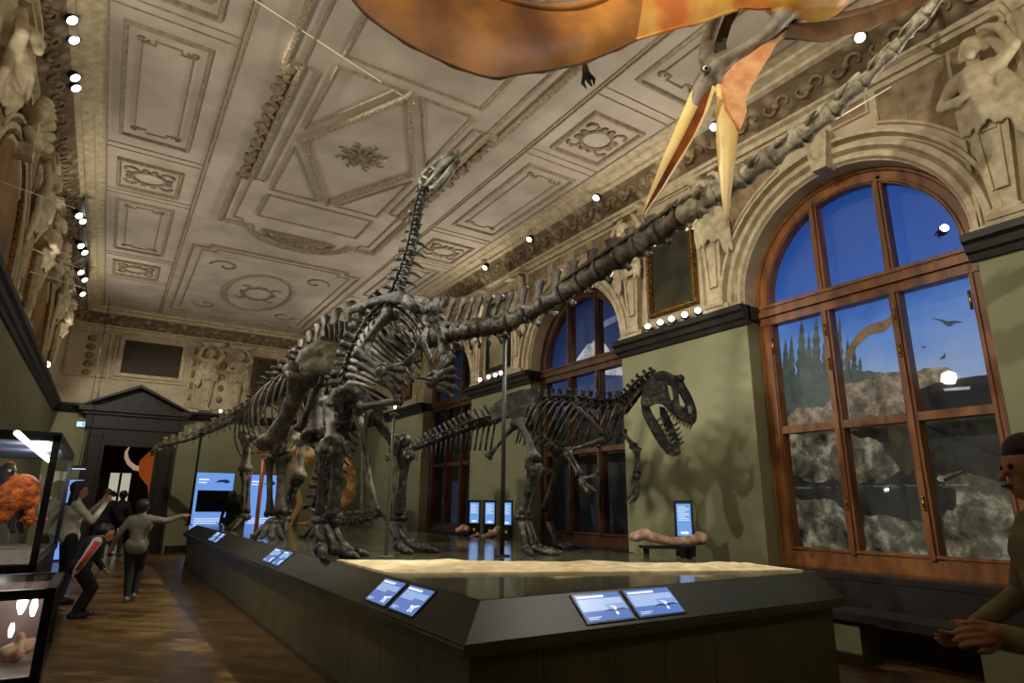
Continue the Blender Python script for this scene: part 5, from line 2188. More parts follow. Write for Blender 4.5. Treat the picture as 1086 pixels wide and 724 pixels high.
# ------------------------------------------------------------------ meat eater facing right
al = onplane(560, 585, 2, ZD)
ALL = thing('theropod_skeleton', 'black meat-eating dinosaur skeleton facing right with gaping toothed jaws', 'skeleton', (al.x, al.y, ZD))
tail = pxp([(522, 446, 8.1, 6.5), (500, 452, 8.25, 6), (480, 459, 8.4, 5.2), (462, 466, 8.55, 4.5), (444, 474, 8.7, 3.8), (428, 481, 8.85, 3), (412, 487, 9.0, 2.2)])
n1 = 22
sm, PP, TT = frames(tail, n1)
for i in range(n1):
    L = (PP[1] - PP[0]).length
    r = sm[i][3]
    k = 1 - i / n1
    vertebra(PP[i], TT[i], UP, L * .96, r * .75, sh=.05 + .12 * k, sw=L * .3, lean=.5, tl=.10 * k, ch=.06 + .26 * k if i < 16 else .03, chl=-.35).build('tail_vertebra', M_B3, ALL, smooth=True)
bkp = pxp([(528, 444, 8.05, 7), (548, 434, 8.0, 7), (568, 428, 7.95, 7), (592, 426, 7.85, 7), (616, 427, 7.75, 7), (638, 430, 7.65, 6.5), (656, 428, 7.58, 6)])
nb = 18
sm, PP, TT = frames(bkp, nb)
for i in range(nb):
    L = (PP[1] - PP[0]).length
    r = sm[i][3]
    vertebra(PP[i], TT[i], UP, L * .95, r * .72, sh=.11, sw=L * .36, lean=.05, tl=.12, tilt=.4).build('back_vertebra', M_B3, ALL, smooth=True)
    if 5 <= i:
        t = (i - 5) / (nb - 6)
        for sg in (-1, 1):
            rib(PP[i], TT[i], UP, sg, .30 - .12 * t, .26 + .08 * (1 - abs(2 * t - 1)), .26, .018, a1=2.55).build('rib', M_B1, ALL, smooth=True)
nk = pxp([(659, 427, 7.56, 6), (668, 421, 7.53, 6), (676, 412, 7.5, 6), (684, 404, 7.47, 5.8), (694, 399, 7.44, 5.5)])
nn = 8
sm, PP, TT = frames(nk, nn)
for i in range(nn):
    L = (PP[1] - PP[0]).length
    r = sm[i][3]
    m = vertebra(PP[i], TT[i], UP - SIDE * .6, L * .95, r * .85, sh=.07, sw=L * .32, lean=-.1, tl=.09, tilt=.2)
    s = TT[i].cross(UP).normalized()
    for sg in (-1, 1):
        m.tube([PP[i] + s * sg * r * .8 - UP * .03, PP[i] + s * sg * (r + .03) - UP * .1 - TT[i] * .08, PP[i] + s * sg * (r + .02) - UP * .13 - TT[i] * .2], [.018, .014, .007], seg=6)
    m.build('neck_vertebra', M_B3, ALL, smooth=True)
# belly ribs
for k in range(10):
    x = 588 + k * 6.2
    y = 470 + 3 * sin(k / 9 * pi)
    m = MB()
    a, b, c = P(x - 4, y - 4, 7.55), P(x + 3, y + 2, 7.75), P(x - 4, y - 4, 8.0)
    m.tube([a, b, c], .009, seg=5)
    m.build('belly_rib', M_B3, ALL, smooth=True)
# hips
for D0 in (7.78, 8.18):
    pts = [(519, 436), (524, 428), (536, 419), (552, 413), (566, 412), (572, 416), (573, 424), (568, 436), (560, 443), (552, 441), (546, 448), (540, 441), (530, 443), (522, 446)]
    plate_px('ilium', pts, D0, .05, M_B3, ALL)
for dd in (-.1, .1):
    m = MB()
    bone(m, P(545, 452, 7.98 + dd), P(518, 484, 8.1 + dd * .4), .03, e0=1.6, e1=1.7)
    m.build('ischium', M_B3, ALL, smooth=True)
    m = MB()
    bone(m, P(556, 450, 7.95 + dd), P(572, 494, 7.85 + dd * .4), .03, e0=1.6, e1=1.2)
    m.ell(P(578, 499, 7.83 + dd * .3), (.12, .05, .05), seg=10, rings=6)
    m.build('pubis', M_B3, ALL, smooth=True)
# near leg
long_bone('femur', P(549, 447, 7.72), P(566, 487, 7.5), .06, M_B1, ALL, e0=1.5, e1=1.6, bow=.03)
long_bone('tibia', P(566, 494, 7.5), P(554, 545, 7.62), .062, M_B1, ALL, e0=1.7, e1=1.15)
long_bone('fibula', P(574, 496, 7.48), P(560, 545, 7.56), .028, M_B1, ALL, e0=1.6, e1=1.2)
m = MB()
for x in (549, 555, 561):
    m.ell(P(x, 548, 7.6), (.05, .05, .04), seg=9, rings=6)
m.tube([P(547, 548, 7.6), P(563, 548, 7.6)], .035, seg=8)
m.build('ankle', M_B1, ALL, smooth=True)
gp = V((P(556, 560, 7.6).x, P(556, 560, 7.6).y, ZD))
big_foot('foot', gp - NV * .12, SIDE * .75 - NV * .6, .46, .036, M_B1, ALL, .34)
# far leg, striding
long_bone('femur', P(560, 447, 8.25), P(592, 480, 8.35), .055, M_B3, ALL, e0=1.5, e1=1.5)
long_bone('tibia', P(593, 486, 8.35), P(578, 540, 8.5), .055, M_B3, ALL, e0=1.6, e1=1.1)
gp = V((P(582, 552, 8.5).x, P(582, 552, 8.5).y, ZD))
big_foot('foot', gp, SIDE * .9 - NV * .2, .44, .034, M_B3, ALL, .32)
# shoulder and arms
for D0, x in ((7.45, 0), (7.85, 4)):
    m = MB()
    m.tube([P(607 + x, 428, D0), P(622 + x, 440, D0), P(636 + x, 456, D0), P(645 + x, 466, D0)], [.02, .03, .035, .05], seg=8, flat=.4)
    m.build('shoulder_blade', M_B1 if x == 0 else M_B3, ALL, smooth=True)
hx = [(640, 466, 7.42), (601, 478, 7.3), (613, 503, 7.2)]
long_bone('humerus', P(*hx[0]), P(*hx[1]), .028, M_B1, ALL)
m = MB()
bone(m, P(600, 480, 7.3), P(613, 503, 7.2), .024)
bone(m, P(604, 479, 7.28), P(617, 502, 7.18), .02)
m.build('forearm', M_B1, ALL, smooth=True)
w_ = P(615, 506, 7.2)
m = MB()
for (x1, y1, x2, y2, x3, y3) in ((622, 507, 629, 505, 633, 500), (620, 512, 627, 517, 632, 521), (617, 513, 622, 520, 627, 524)):
    m.tube([w_, P(x1, y1, 7.15), P(x2, y2, 7.12), P(x3, y3, 7.1)], [.024, .022, .024, .008], seg=7)
    m.ell(P(x1, y1, 7.15), .028, seg=8, rings=5)
m.tube([P(629, 505, 7.12), P(634, 504, 7.1), P(634, 498, 7.1), P(629, 497, 7.1)], [.022, .02, .014, .005], seg=7)
m.build('hand', M_B1, ALL, smooth=True)
long_bone('humerus', P(660, 458, 7.62), P(672, 473, 7.45), .035, M_B3, ALL)
m = MB()
bone(m, P(674, 475, 7.42), P(675, 501, 7.4), .028)
bone(m, P(677, 476, 7.42), P(677, 501, 7.4), .022)
m.build('forearm', M_B1, ALL, smooth=True)
w_ = P(675, 505, 7.4)
m = MB()
m.ell(w_, .05, seg=8, rings=5)
for (x1, y1, x2, y2, x3, y3) in ((674, 515, 674, 525, 668, 534), (677, 515, 676, 526, 672, 533), (672, 514, 669, 524, 664, 532)):
    m.tube([w_, P(x1, y1, 7.38), P(x2, y2, 7.38), P(x3, y3, 7.36)], [.024, .022, .024, .008], seg=7)
    m.ell(P(x1, y1, 7.38), .028, seg=8, rings=5)
m.build('hand', M_B1, ALL, smooth=True)

# skull
HD = 7.38


def skd(off):
    # nearer the muzzle the two sides run together
    return lambda x, y: HD + off * (1 - .55 * min(1, max(0, (x - 690) / 48)))


outl = [(685, 404), (690.5, 397), (696, 394.5), (703, 393.5), (709, 395.5), (713, 398), (718, 398.5), (723, 401), (724, 405), (728, 412), (732, 419), (735.5, 427), (738, 436), (738.5, 443), (737, 448), (733.5, 451),
        (729, 447), (723, 445), (716, 441), (710, 434.5), (703, 428), (696, 427.5), (690, 431), (684, 432), (680, 427), (681, 418), (682, 411)]
h1_ = [(707, 407), (712, 408.5), (714.5, 416), (716, 423), (711, 425), (708.5, 417)]
h2_ = [(718.5, 414), (722, 418), (727, 428), (726, 433), (720, 430)]
h3_ = [(729.5, 431), (732, 431), (734, 436), (732.5, 440), (729.5, 437)]
h4_ = [(690, 404), (697, 401), (702, 404), (703, 412), (698, 418), (691, 414)]
skull = MB()
for off in (-.14, .14):
    f = skd(off)
    skull.plate([[P(x, y, f(x, y)) for x, y in l] for l in (outl, h1_, h2_, h3_)], NV * (.035 if off > 0 else -.035))
top = [(690.5, 397), (703, 393.5), (713, 398), (723, 401), (728, 412), (735.5, 427), (738.5, 442), (736, 449)]
skull.grid([[P(x, y, skd(-.16)(x, y)) for x, y in top], [P(x, y, skd(.16)(x, y)) for x, y in top]])
pal = [(734, 449), (723, 443), (710, 433), (700, 427), (688, 424)]
skull.grid([[P(x, y - 1, skd(-.12)(x, y)) for x, y in pal], [P(x, y - 1, skd(.12)(x, y)) for x, y in pal]])
bck = [(686, 403), (685, 412), (689, 424)]
skull.grid([[P(x, y, skd(-.14)(x, y)) for x, y in bck], [P(x, y, skd(.14)(x, y)) for x, y in bck]])
for off in (-.13, .13):
    skull.ell(P(722, 401, HD + off), (.06, .035, .05), seg=9, rings=6)
skull.tube([P(711, 404, HD - .17), P(715, 414, HD - .17), P(716, 425, HD - .17)], .022, seg=7)
sko = skull.build('skull', M_B3, ALL)
brow = MB()
brow.grid([[P(x, y, skd(-.18)(x, y)) for x, y in ((711, 400), (717, 402), (723, 405), (728, 414), (734, 428))], [P(x, y, skd(-.185)(x, y)) for x, y in ((712, 404), (716, 407), (720, 409), (725, 417), (731, 429))]], thick=NV * .02)
brow.build('brow_ridge', M_B1L, ALL, smooth=True)
m = MB()
m.tube([P(730, 431, HD - .12), P(733, 434, HD - .12), P(733, 439, HD - .12)], .02, seg=7)
m.build('nostril_bar', M_B1L, ALL, smooth=True)
th = [(709, 434), (712, 438), (715, 441), (718, 443), (721, 445), (724, 446), (727, 447.5), (730, 449), (733, 451)]
for off in (-.13, .13):
    for (x, y) in th:
        f = skd(off)
        m = MB()
        a = P(x, y - 1, f(x, y))
        m.tube([a, P(x - .6, y + 2.4, f(x, y)), P(x - 1.6, y + 5, f(x, y))], [.018, .013, .003], seg=6)
        m.build('tooth', M_TEETH, ALL, smooth=True)
jaw = MB()
j1 = [(680.5, 425), (685, 425), (689, 431), (693, 440), (699, 449), (705, 459), (710, 468), (715, 474), (720.5, 478), (718, 482), (714, 484), (708, 481), (702, 474), (694, 462), (687, 449), (682, 439)]
j2 = [(700, 431), (705, 432), (710, 442), (714, 450), (718, 460), (721.5, 472), (721, 478), (715, 477), (711, 466), (705, 452), (701, 441)]
jaw.plate([[P(x, y, HD - .17 + .13 * min(1, max(0, (x - 682) / 34))) for x, y in j1]], NV * .045)
jaw.plate([[P(x, y, HD + .16 - .12 * min(1, max(0, (x - 700) / 20))) for x, y in j2]], NV * .045)
jaw.ell(P(716, 479, HD), (.07, .07, .05), seg=10, rings=6)
jaw.build('lower_jaw', M_B3, ALL)
for l, s_ in (([(697, 446), (700, 451), (703, 456), (706, 461), (709, 466), (712, 470)], -.1), ([(715, 451), (717, 456), (718.5, 461), (720, 466), (721, 471)], .08)):
    for (x, y) in l:
        m = MB()
        D = HD + s_
        a = P(x, y, D)
        m.tube([a, P(x + 2.4, y - 1.6, D), P(x + 4.2, y - 3.6, D)], [.016, .012, .003], seg=6)
        m.build('tooth', M_TEETH, ALL, smooth=True)
# ================================================================== hanging flying reptile
M_WING = mat('orange_membrane', rgb(190, 126, 50), rgb(116, 70, 28), rough=.5, scale=2.2, detail=6, bump=.1)
M_WINGY = mat('yellow_membrane', rgb(228, 184, 86), rgb(200, 112, 42), rough=.5, scale=2.2, detail=5, bump=.1, lo=.4, hi=.62)
M_WINGB = mat('brown_membrane', rgb(126, 90, 52), rgb(90, 64, 38), rough=.5, scale=3)
M_PBODY = mat('yellow_hide', rgb(226, 184, 72), rgb(196, 132, 52), rough=.5, scale=5, bump=.1)
M_PGREY = mat('grey_hide', rgb(150, 138, 118), rgb(112, 104, 86), rough=.5, scale=12, bump=.2)
M_PBEAK = mat('pale_yellow_beak', rgb(238, 212, 142), rgb(222, 188, 112), rough=.35, scale=4)
M_PMOUTH = mat('dark_orange_mouth', rgb(132, 70, 24), rgb(90, 46, 18), rough=.6, spec=.1)
M_PTHR = mat('salmon_throat', rgb(232, 176, 118), rgb(208, 136, 84), rough=.55, scale=10, bump=.2)
M_PDARK = mat('dark_green_crest', rgb(62, 62, 44), rgb(90, 84, 62), rough=.5, scale=8)
bp_ = P(850, -20, 4.0)
PT = thing('pterosaur_model', 'life-size orange and yellow flying reptile model hanging overhead with open beak', 'model', (bp_.x, bp_.y, bp_.z))
f = Fig()
px_ = lambda x, y, D: P(x, y, D)
f.cap(px_(838, -10, 3.95), px_(872, -12, 4.0), .215, .235)
f.cap(px_(872, -12, 4.0), px_(905, -40, 4.3), .23, .12)
f.cap(px_(835, -20, 3.95), px_(800, -25, 3.9), .17, .1)
f.chain([px_(838, 6, 3.98), px_(822, 28, 4.02), px_(805, 43, 4.08), px_(788, 53, 4.12), px_(770, 63, 4.15)], [.10, .062, .05, .05, .065], 1)
f.chain([px_(770, 63, 4.15), px_(757, 72, 4.16), px_(746, 88, 4.17), px_(736, 112, 4.17)], [.075, .095, .075, .05], 1)
f.chain([px_(760, 74, 4.16), px_(764, 88, 4.16)], [.08, .05], 1)
f.chain([px_(748, 62, 4.17), px_(751, 42, 4.18), px_(759, 18, 4.2), px_(770, -4, 4.22)], [.06, .055, .05, .035], 1)
f.build('body', [M_PBODY, M_PGREY], PT, voxel=.014, world=True)


def wing(name, top, bot, mt, bulge, n=36, m_=9, th=.018):
    T = [V(x[:3]) for x in catmull(pxp(top), n)]
    B = [V(x[:3]) for x in catmull(pxp(bot), n)]
    rows = []
    for j in range(m_):
        v = j / (m_ - 1)
        rows.append([T[i].lerp(B[i], v) + (-NV * .6 - UP * .4) * (bulge * sin(pi * v)) + UP * (.012 * sin(i * 1.3) * v) for i in range(n)])
    mb = MB()
    mb.grid(rows, thick=NV * th)
    return mb.build(name, mt, PT, smooth=True), T, B


# near wing, split where the bright root begins
wt = [(356, -44, 3.3), (392, -52, 3.35), (440, -40, 3.4), (490, -18, 3.48), (545, 2, 3.56), (590, 9, 3.64), (630, 3, 3.7), (684, -24, 3.8)]
wb = [(364, -16, 3.3), (378, 5, 3.32), (404, 28, 3.36), (443, 52, 3.42), (487, 72, 3.48), (520, 82, 3.53), (548, 79, 3.57), (609, 69, 3.66), (645, 56, 3.72), (676, 42, 3.77)]
w1, T, B = wing('wing_membrane', wt, wb, M_WING, .09)
a = MB()
a.tube(T, [.022 + .02 * i / len(T) for i in range(len(T))], seg=8)
a.build('wing_finger', M_WING, PT, smooth=True)
a = MB()
a.tube(B, .010, seg=6)
a.build('membrane_edge', M_WINGB, PT, smooth=True)
w2, T, B = wing('wing_root', [(683, -24, 3.8), (740, -40, 3.88), (800, -50, 3.95), (850, -50, 4.0)], [(675, 42, 3.77), (712, 31, 3.82), (745, 23, 3.87), (775, 12, 3.92), (812, 8, 3.96), (845, 12, 4.0)], M_WINGY, .10, 24)
a = MB()
a.tube(T, .05, seg=8)
a.tube(B[:16], .012, seg=6)
a.build('wing_arm', M_WINGY, PT, smooth=True)
w3, T, B = wing('wing_membrane', [(838, 22, 4.05), (885, 18, 4.3), (925, 8, 4.6), (965, -8, 5.0), (1010, -30, 5.4)], [(832, 40, 4.05), (868, 43, 4.2), (912, 33, 4.5), (955, 14, 4.9), (1005, -10, 5.4)], M_WINGB, .03, 24)
a = MB()
a.tube(T, [.035 - .02 * i / 23 for i in range(24)], seg=8)
a.build('wing_finger', M_WINGB, PT, smooth=True)


def tapered(pts, name, mt, flat=.7):
    m = MB()
    q = [(P(x, y, D), w) for x, y, D, w in pts]
    m.tube([p for p, w in q], [w * mpp(p) for p, w in q], seg=12, up=SIDE, flat=flat)
    return m.build(name, mt, PT, smooth=True)


tapered([(742, 96, 4.17, 8), (735, 112, 4.17, 8), (722, 141, 4.16, 7.5), (706, 174, 4.15, 5.5), (692, 205, 4.14, 3.4), (681, 228, 4.13, .6)], 'upper_beak', M_PBEAK)
m = MB()
for dd in (0,):
    pl = [(757, 91), (753, 108), (745, 126), (733, 148), (716, 177), (700, 203), (683, 226), (692, 206), (708, 176), (724, 146), (738, 118), (747, 100)]
    m.plate([[P(x, y, 4.05 + .0003 * (y - 90)) for x, y in pl]], NV * .05)
m.build('mouth_lining', M_PMOUTH, PT)
m = MB()
pl = [(756, 90), (759, 93), (752, 114), (741, 137), (722, 170), (704, 199), (684, 227), (682, 228), (700, 202), (717, 174), (735, 145), (747, 119)]
m.plate([[P(x, y, 4.03 + .0003 * (y - 90)) for x, y in pl]], NV * .05)
m.build('beak_rim', M_PBEAK, PT)
tapered([(763, 90, 4.15, 4.5), (765, 103, 4.15, 6), (768, 118, 4.15, 9.5), (771, 136, 4.14, 12), (770.5, 156, 4.13, 11), (770, 180, 4.12, 8.5), (770, 205, 4.11, 5.6), (770, 226, 4.1, 2.8), (770.5, 241, 4.1, .4)], 'lower_beak', M_PBEAK, .6)
m = MB()
pl = [(838, 28), (826, 42), (817, 58), (806, 76), (796, 94), (791, 106), (792, 118), (786, 136), (778, 126), (770, 112), (767, 94), (768, 80), (778, 68), (795, 58), (812, 44), (826, 30)]
m.plate([[P(x, y, 4.07) for x, y in pl]], NV * .05)
m.build('throat_pouch', M_PTHR, PT)
m = MB()
pl = [(758, 62), (760, 40), (768, 18), (780, -4), (790, -16), (798, -10), (786, 8), (776, 26), (770, 46), (772, 60)]
m.plate([[P(x, y, 4.2) for x, y in pl]], NV * .06)
m.build('crest', M_PDARK, PT)
ec = P(748, 73, 4.06)
M_EYEW = mat('eye_white', rgb(225, 215, 160), rough=.2)
M_EYEB = mat('eye_black', rgb(16, 14, 10), rough=.1)
m = MB()
m.ell(ec, .026, seg=14, rings=9)
eo = m.build('eye', M_EYEW, PT, smooth=True)
m = MB()
m.ell(ec - NV * .014 - UP * .006, .016, seg=12, rings=8)
m.build('pupil', M_EYEB, eo, smooth=True)
m = MB()
m.tube([ec + SIDE * .035 * cos(a) + UP * .03 * sin(a) - NV * .004 for a in [2 * pi * i / 14 for i in range(15)]], .008, seg=6)
m.build('eyelid', M_PDARK, PT, smooth=True)
m = MB()
for (x1, y1, x2, y2, x3, y3) in ((620, 80, 618, 88, 622, 94), (622, 80, 625, 87, 628, 92), (624, 79, 630, 84, 630, 90)):
    m.tube([P(620, 70, 3.66), P(x1, y1, 3.64), P(x2, y2, 3.63), P(x3, y3, 3.62)], [.02, .018, .014, .003], seg=6)
m.build('claw', M_EYEB, PT, smooth=True)

# ------------------------------------------------------------------ suspension wires
M_WIRE = mat('steel_wire', rgb(224, 218, 190), rough=.4, emit=rgb(214, 206, 176), estr=.45)  # bright gleam of the wire put in as a glow


def wire(a, b, label, r=.007):
    m = MB()
    m.tube([a, b], r, seg=5)
    tag(m.build('suspension_wire', M_WIRE, None), label, 'wire', 'suspension wires under the ceiling')


wa, wb_ = onplane(410, 172, 2, 6.8), P(130, -78, 5.0)
wire(wa, wb_, 'pale wire running from the ceiling rosette to the upper left, lower of two')
wa, wb_ = onplane(440, 110, 2, 6.8), P(190, -52, 5.0)
wire(wa, wb_, 'pale wire running across the ceiling to the upper left, upper of two')
wa = P(836, 156, 4.4)
wb_ = onplane(945, 92, 0, 6.4)
wire(wa, wb_, 'short pale wire tying the overhead tail to the right moulding')

# ================================================================== orange-yellow model far behind the legs
M_YEL = mat('yellow_striped_hide', rgb(196, 170, 112), rgb(126, 72, 44), rough=.5, scale=3.5, detail=2, lo=.48, hi=.56, emit=rgb(150, 110, 50), estr=.12)  # light on the hide put in as a faint glow
yb_ = P(315, 556, 15.6)
YM = thing('small_dinosaur_model', 'yellow striped two-legged dinosaur model far behind the skeleton legs', 'model', (yb_.x, yb_.y, ZD))
f = Fig()
YD = 15.6
f.chain([P(322, 482, YD), P(345, 484, YD), P(366, 492, YD), (P(374, 508, YD - .2)), P(370, 524, YD - .4)], [.2, .23, .18, .12, .1])
f.chain([P(370, 524, YD - .4), P(364, 530, YD - .5), P(356, 540, YD - .55)], [.17, .15, .06])
f.chain([P(326, 486, YD), P(314, 496, YD - .1)], [.2, .16])
for dx, dd in ((0, -.15), (22, .3)):
    f.chain([P(320 + dx, 490, YD + dd), P(311 + dx, 510, YD + dd), P(318 + dx, 534, YD + dd), P(308 + dx, 553, YD + dd)], [.18, .12, .075, .06])
    a = V((P(308 + dx, 553, YD + dd).x, P(308 + dx, 553, YD + dd).y, ZD + .04))
    for s in (-.5, 0, .5):
        f.cap(a, a - SIDE * .25 - NV * .15 + NV * s * .3, .06, .03)
f.chain([P(315, 480, YD), P(285, 476, YD + .4), P(255, 482, YD + .8)], [.22, .12, .04])
f.chain([P(366, 500, YD - .3), P(378, 512, YD - .45), P(370, 520, YD - .5)], [.07, .05, .04])
f.build('body', [M_YEL], YM, voxel=.03, world=True)
for s in (-1, 1):
    m = MB()
    m.ell(P(363, 529, YD - .52) + NV * (.13 * s) + UP * .06, .025, seg=8, rings=5)
    m.build('eye', M_EYEB, YM, smooth=True)

# ================================================================== people
M_SKIN = mat('skin', rgb(196, 142, 112), rgb(178, 122, 94), rough=.5, scale=9)
M_HAIR = mat('black_hair', rgb(22, 18, 15), rgb(34, 27, 22), rough=.5, scale=20, stretch=(1, 1, .2))
M_WSW = mat('white_sweater', rgb(196, 190, 172), rgb(170, 164, 146), rough=.9, scale=16, bump=.3)
M_DKCL = mat('dark_clothes', rgb(28, 27, 26), rgb(18, 17, 17), rough=.85)
M_GREYCL = mat('grey_sweater', rgb(128, 124, 104), rgb(104, 100, 84), rough=.9, scale=12, bump=.2)
M_REDCL = mat('red_sleeve', rgb(196, 52, 34), rgb(160, 40, 28), rough=.8)
M_SHOE = mat('dark_shoe', rgb(34, 30, 28), rough=.5)
M_GSHOE = mat('grey_shoe', rgb(108, 104, 96), rough=.6)
M_CREAM = mat('cream_jacket', rgb(150, 138, 106), rgb(120, 110, 84), rough=.9)
M_TEAL = mat('dark_grey_clothes', rgb(44, 44, 42), rough=.85)


def hand(f, w, d, nrm, k=1.0, curl=.5, side=1, mi=0):
    """five fingers closing towards nrm; side picks the thumb side"""
    w, d, nrm = V(w), V(d).normalized(), V(nrm)
    nrm = (nrm - d * nrm.dot(d)).normalized()
    s = d.cross(nrm).normalized() * side
    f.cap(w, w + d * .035 * k, .024 * k, .026 * k, mi)
    for i in range(4):
        o = (i - 1.5) * .0235 * k
        kn = w + d * .085 * k + s * o
        f.cap(w + d * .02 * k + s * o * .6, kn, .015 * k, .0105 * k, mi)
        ln = (.042, .048, .045, .035)[i] * k
        a = curl * .9
        d1 = (d * cos(a) + nrm * sin(a)).normalized()
        p1 = kn + d1 * ln
        a2 = a + curl * 1.1
        d2 = (d * cos(a2) + nrm * sin(a2)).normalized()
        p2 = p1 + d2 * ln * .75
        f.cap(kn, p1, .0095 * k, .0088 * k, mi)
        f.cap(p1, p2, .0095 * k, .008 * k, mi)
    t0 = w + d * .03 * k - s * .026 * k
    t1 = t0 + (d * .6 - s * .6 + nrm * .4).normalized() * .042 * k
    t2 = t1 + (d * .9 - s * .05 + nrm * .5).normalized() * .034 * k
    f.cap(t0, t1, .014 * k, .011 * k, mi)
    f.cap(t1, t2, .011 * k, .009 * k, mi)


BASEJ = dict(pelvis=(0, 0, .95), waist=(0, 0, 1.07), chest=(0, .01, 1.27), neck=(0, .0, 1.45), head=(0, .03, 1.59),
             shR=(.165, 0, 1.385), elR=(.22, -.03, 1.12), wrR=(.22, .08, .90), shL=(-.165, 0, 1.385), elL=(-.22, -.03, 1.12), wrL=(-.22, .08, .90),
             hpR=(.09, 0, .93), knR=(.10, .03, .50), anR=(.10, 0, .085), hpL=(-.09, 0, .93), knL=(-.10, .03, .50), anL=(-.10, 0, .085),
             look=(0, 1, 0), toeR=(0, 1, 0), toeL=(0, 1, 0))


def person(label, loc, rz, S, mats, J=None, hair='long', voxel=.011, handspec=None, group=None, sleeve=(1, 1), wide=1.0, hairmat=None):
    """mats: skin, top, trousers, shoes (+ extra); sleeve: material slots of right and left arm"""
    j = {k: V(v) for k, v in BASEJ.items()}
    for k, v in (J or {}).items():
        j[k] = V(v)
    t = thing('person', label, 'person', loc, rz, group)
    f = Fig()
    f.cap((j['hpR'] + j['pelvis']) / 2, (j['hpL'] + j['pelvis']) / 2, .13 * wide, None, 1)
    f.cap(j['pelvis'], j['waist'], .125 * wide, .115 * wide, 1)
    f.cap(j['waist'], j['chest'], .118 * wide, .135 * wide, 1)
    f.cap(j['chest'] + V((.05, 0, .02)), j['chest'] - V((.05, 0, -.02)), .13 * wide, None, 1)
    f.cap(j['shR'].lerp(j['shL'], .12), j['shR'].lerp(j['shL'], .88), .075 * wide, None, 1)
    f.cap(j['chest'], j['neck'], .12 * wide, .07, 1)
    f.cap(j['neck'] - V((0, 0, .01)), j['head'] - V((0, 0, .05)), .052, .05, 0)
    lk = j['look'].normalized()
    up = V((0, 0, 1))
    h = j['head']
    f.cap(h + up * .03 - lk * .015, h + up * .03 + lk * .01, .092, .088, 0)
    f.cap(h + lk * .03 - up * .03, h + lk * .045 - up * .065, .062, .042, 0)
    f.cap(h + lk * .095 + up * .005, h + lk * .112 - up * .022, .010, .015, 0)     # nose
    f.cap(h + lk * .088 - up * .052, h + lk * .09 - up * .053, .016, None, 0)        # mouth
    sd = lk.cross(up).normalized()
    for s in (-1, 1):
        f.cap(h + sd * s * .088 - lk * .01 + up * .015, h + sd * s * .09 - lk * .012 - up * .02, .016, .011, 0)
    for sname, mi in (('R', sleeve[0]), ('L', sleeve[1])):
        f.chain([j['sh' + sname], j['el' + sname], j['wr' + sname]], [.062, .047, .034], mi)
        f.chain([j['hp' + sname], j['kn' + sname], j['an' + sname]], [.098, .064, .046], 2)
        a = j['an' + sname]
        td = j['toe' + sname].normalized()
        f.cap(a - td * .04 - up * .035, a + td * .15 - up * .045, .044, .038, 3)
    for sname, sg in (('R', 1), ('L', -1)):
        d, nr, cu = (handspec or {}).get(sname, (j['wr' + sname] - j['el' + sname], (0, .3, 0) if abs((j['wr' + sname] - j['el' + sname]).normalized().y) < .9 else (0, 0, 1), .45))
        hand(f, j['wr' + sname], d, nr, 1.0, cu, sg)
    M = Matrix.Scale(S, 4)
    f.build('body', mats, t, voxel=voxel, M=M)
    # eyes, brows, lips
    for s in (-1, 1):
        m = MB()
        m.ell((h + lk * .088 + sd * s * .034 + up * .02) * S, .012 * S, seg=8, rings=6)
        m.build('eye', M_EYEB, t, world=False, smooth=True)
    m = MB()
    m.ell((h + lk * .099 - up * .052) * S, (.022 * S, .022 * S, .008 * S), seg=8, rings=5)
    m.build('lips', M_LIPS, t, world=False, smooth=True)
    hf = Fig()
    hf.cap(h + up * .055 - lk * .04, h + up * .075 + lk * .01, .098, .083)
    hf.cap(h + up * .03 - lk * .045, h - lk * .05 - up * .03, .085, .065)
    for s in (-1, 1):
        hf.cap(h + sd * s * .075 + up * .05 - lk * .0, h + sd * s * .078 - lk * .03 - up * .0, .034, .03)
    if hair == 'long':
        for s in (-1, 0, 1):
            hf.chain([h + sd * s * .06 - lk * .05, h + sd * s * .075 - lk * .07 - up * .14, h + sd * s * .07 - lk * .08 - up * .27], [.055, .05, .03])
    hf.build('hair', [hairmat or M_HAIR], t, voxel=.010, M=M)
    return t


M_LIPS = mat('lips', rgb(160, 84, 76), rough=.5)
WO = onplane(60, 641, 2, 0)
wo = person('woman with long black hair in a white sweater raising a camera with both hands', (WO.x, WO.y, 0), -pi / 2 + .25, .99, [M_SKIN, M_WSW, M_DKCL, M_SHOE],
            dict(elR=(.24, .20, 1.16), wrR=(.08, .38, 1.42), elL=(-.24, .20, 1.18), wrL=(-.06, .38, 1.46), look=(.12, 1, -.05), knR=(.11, .06, .5)),
            'long', .011, dict(R=((-.1, .35, 1), (-.6, .5, 0), .6), L=((.1, .35, 1), (.6, .5, 0), .6)))
cp = V((WO.x, WO.y, 0)) + Matrix.Rotation(-pi / 2 + .25, 3, 'Z') @ (V((.01, .47, 1.55)) * .99)
t = thing('compact_camera', 'small dark camera held up by the woman in the white sweater', 'camera', cp, -pi / 2 + .25)
m = MB()
m.box((0, 0, 0), (.12, .05, .075))
m.box((0, 0, .045), (.04, .04, .02))
m.build('camera_body', M_BLACK, t, world=False)
m = MB()
m.lathe((0, .02, 0), [(.03, 0), (.03, .04), (.025, .045)], M=Matrix.Rotation(-pi / 2, 3, 'X'), seg=14)
m.build('lens_barrel', M_BLACK, t, world=False)
t = thing('shoulder_bag', 'dark bag hanging at the hip of the woman in the white sweater', 'bag', (WO.x - .30, WO.y - .02, .78))
m = MB()
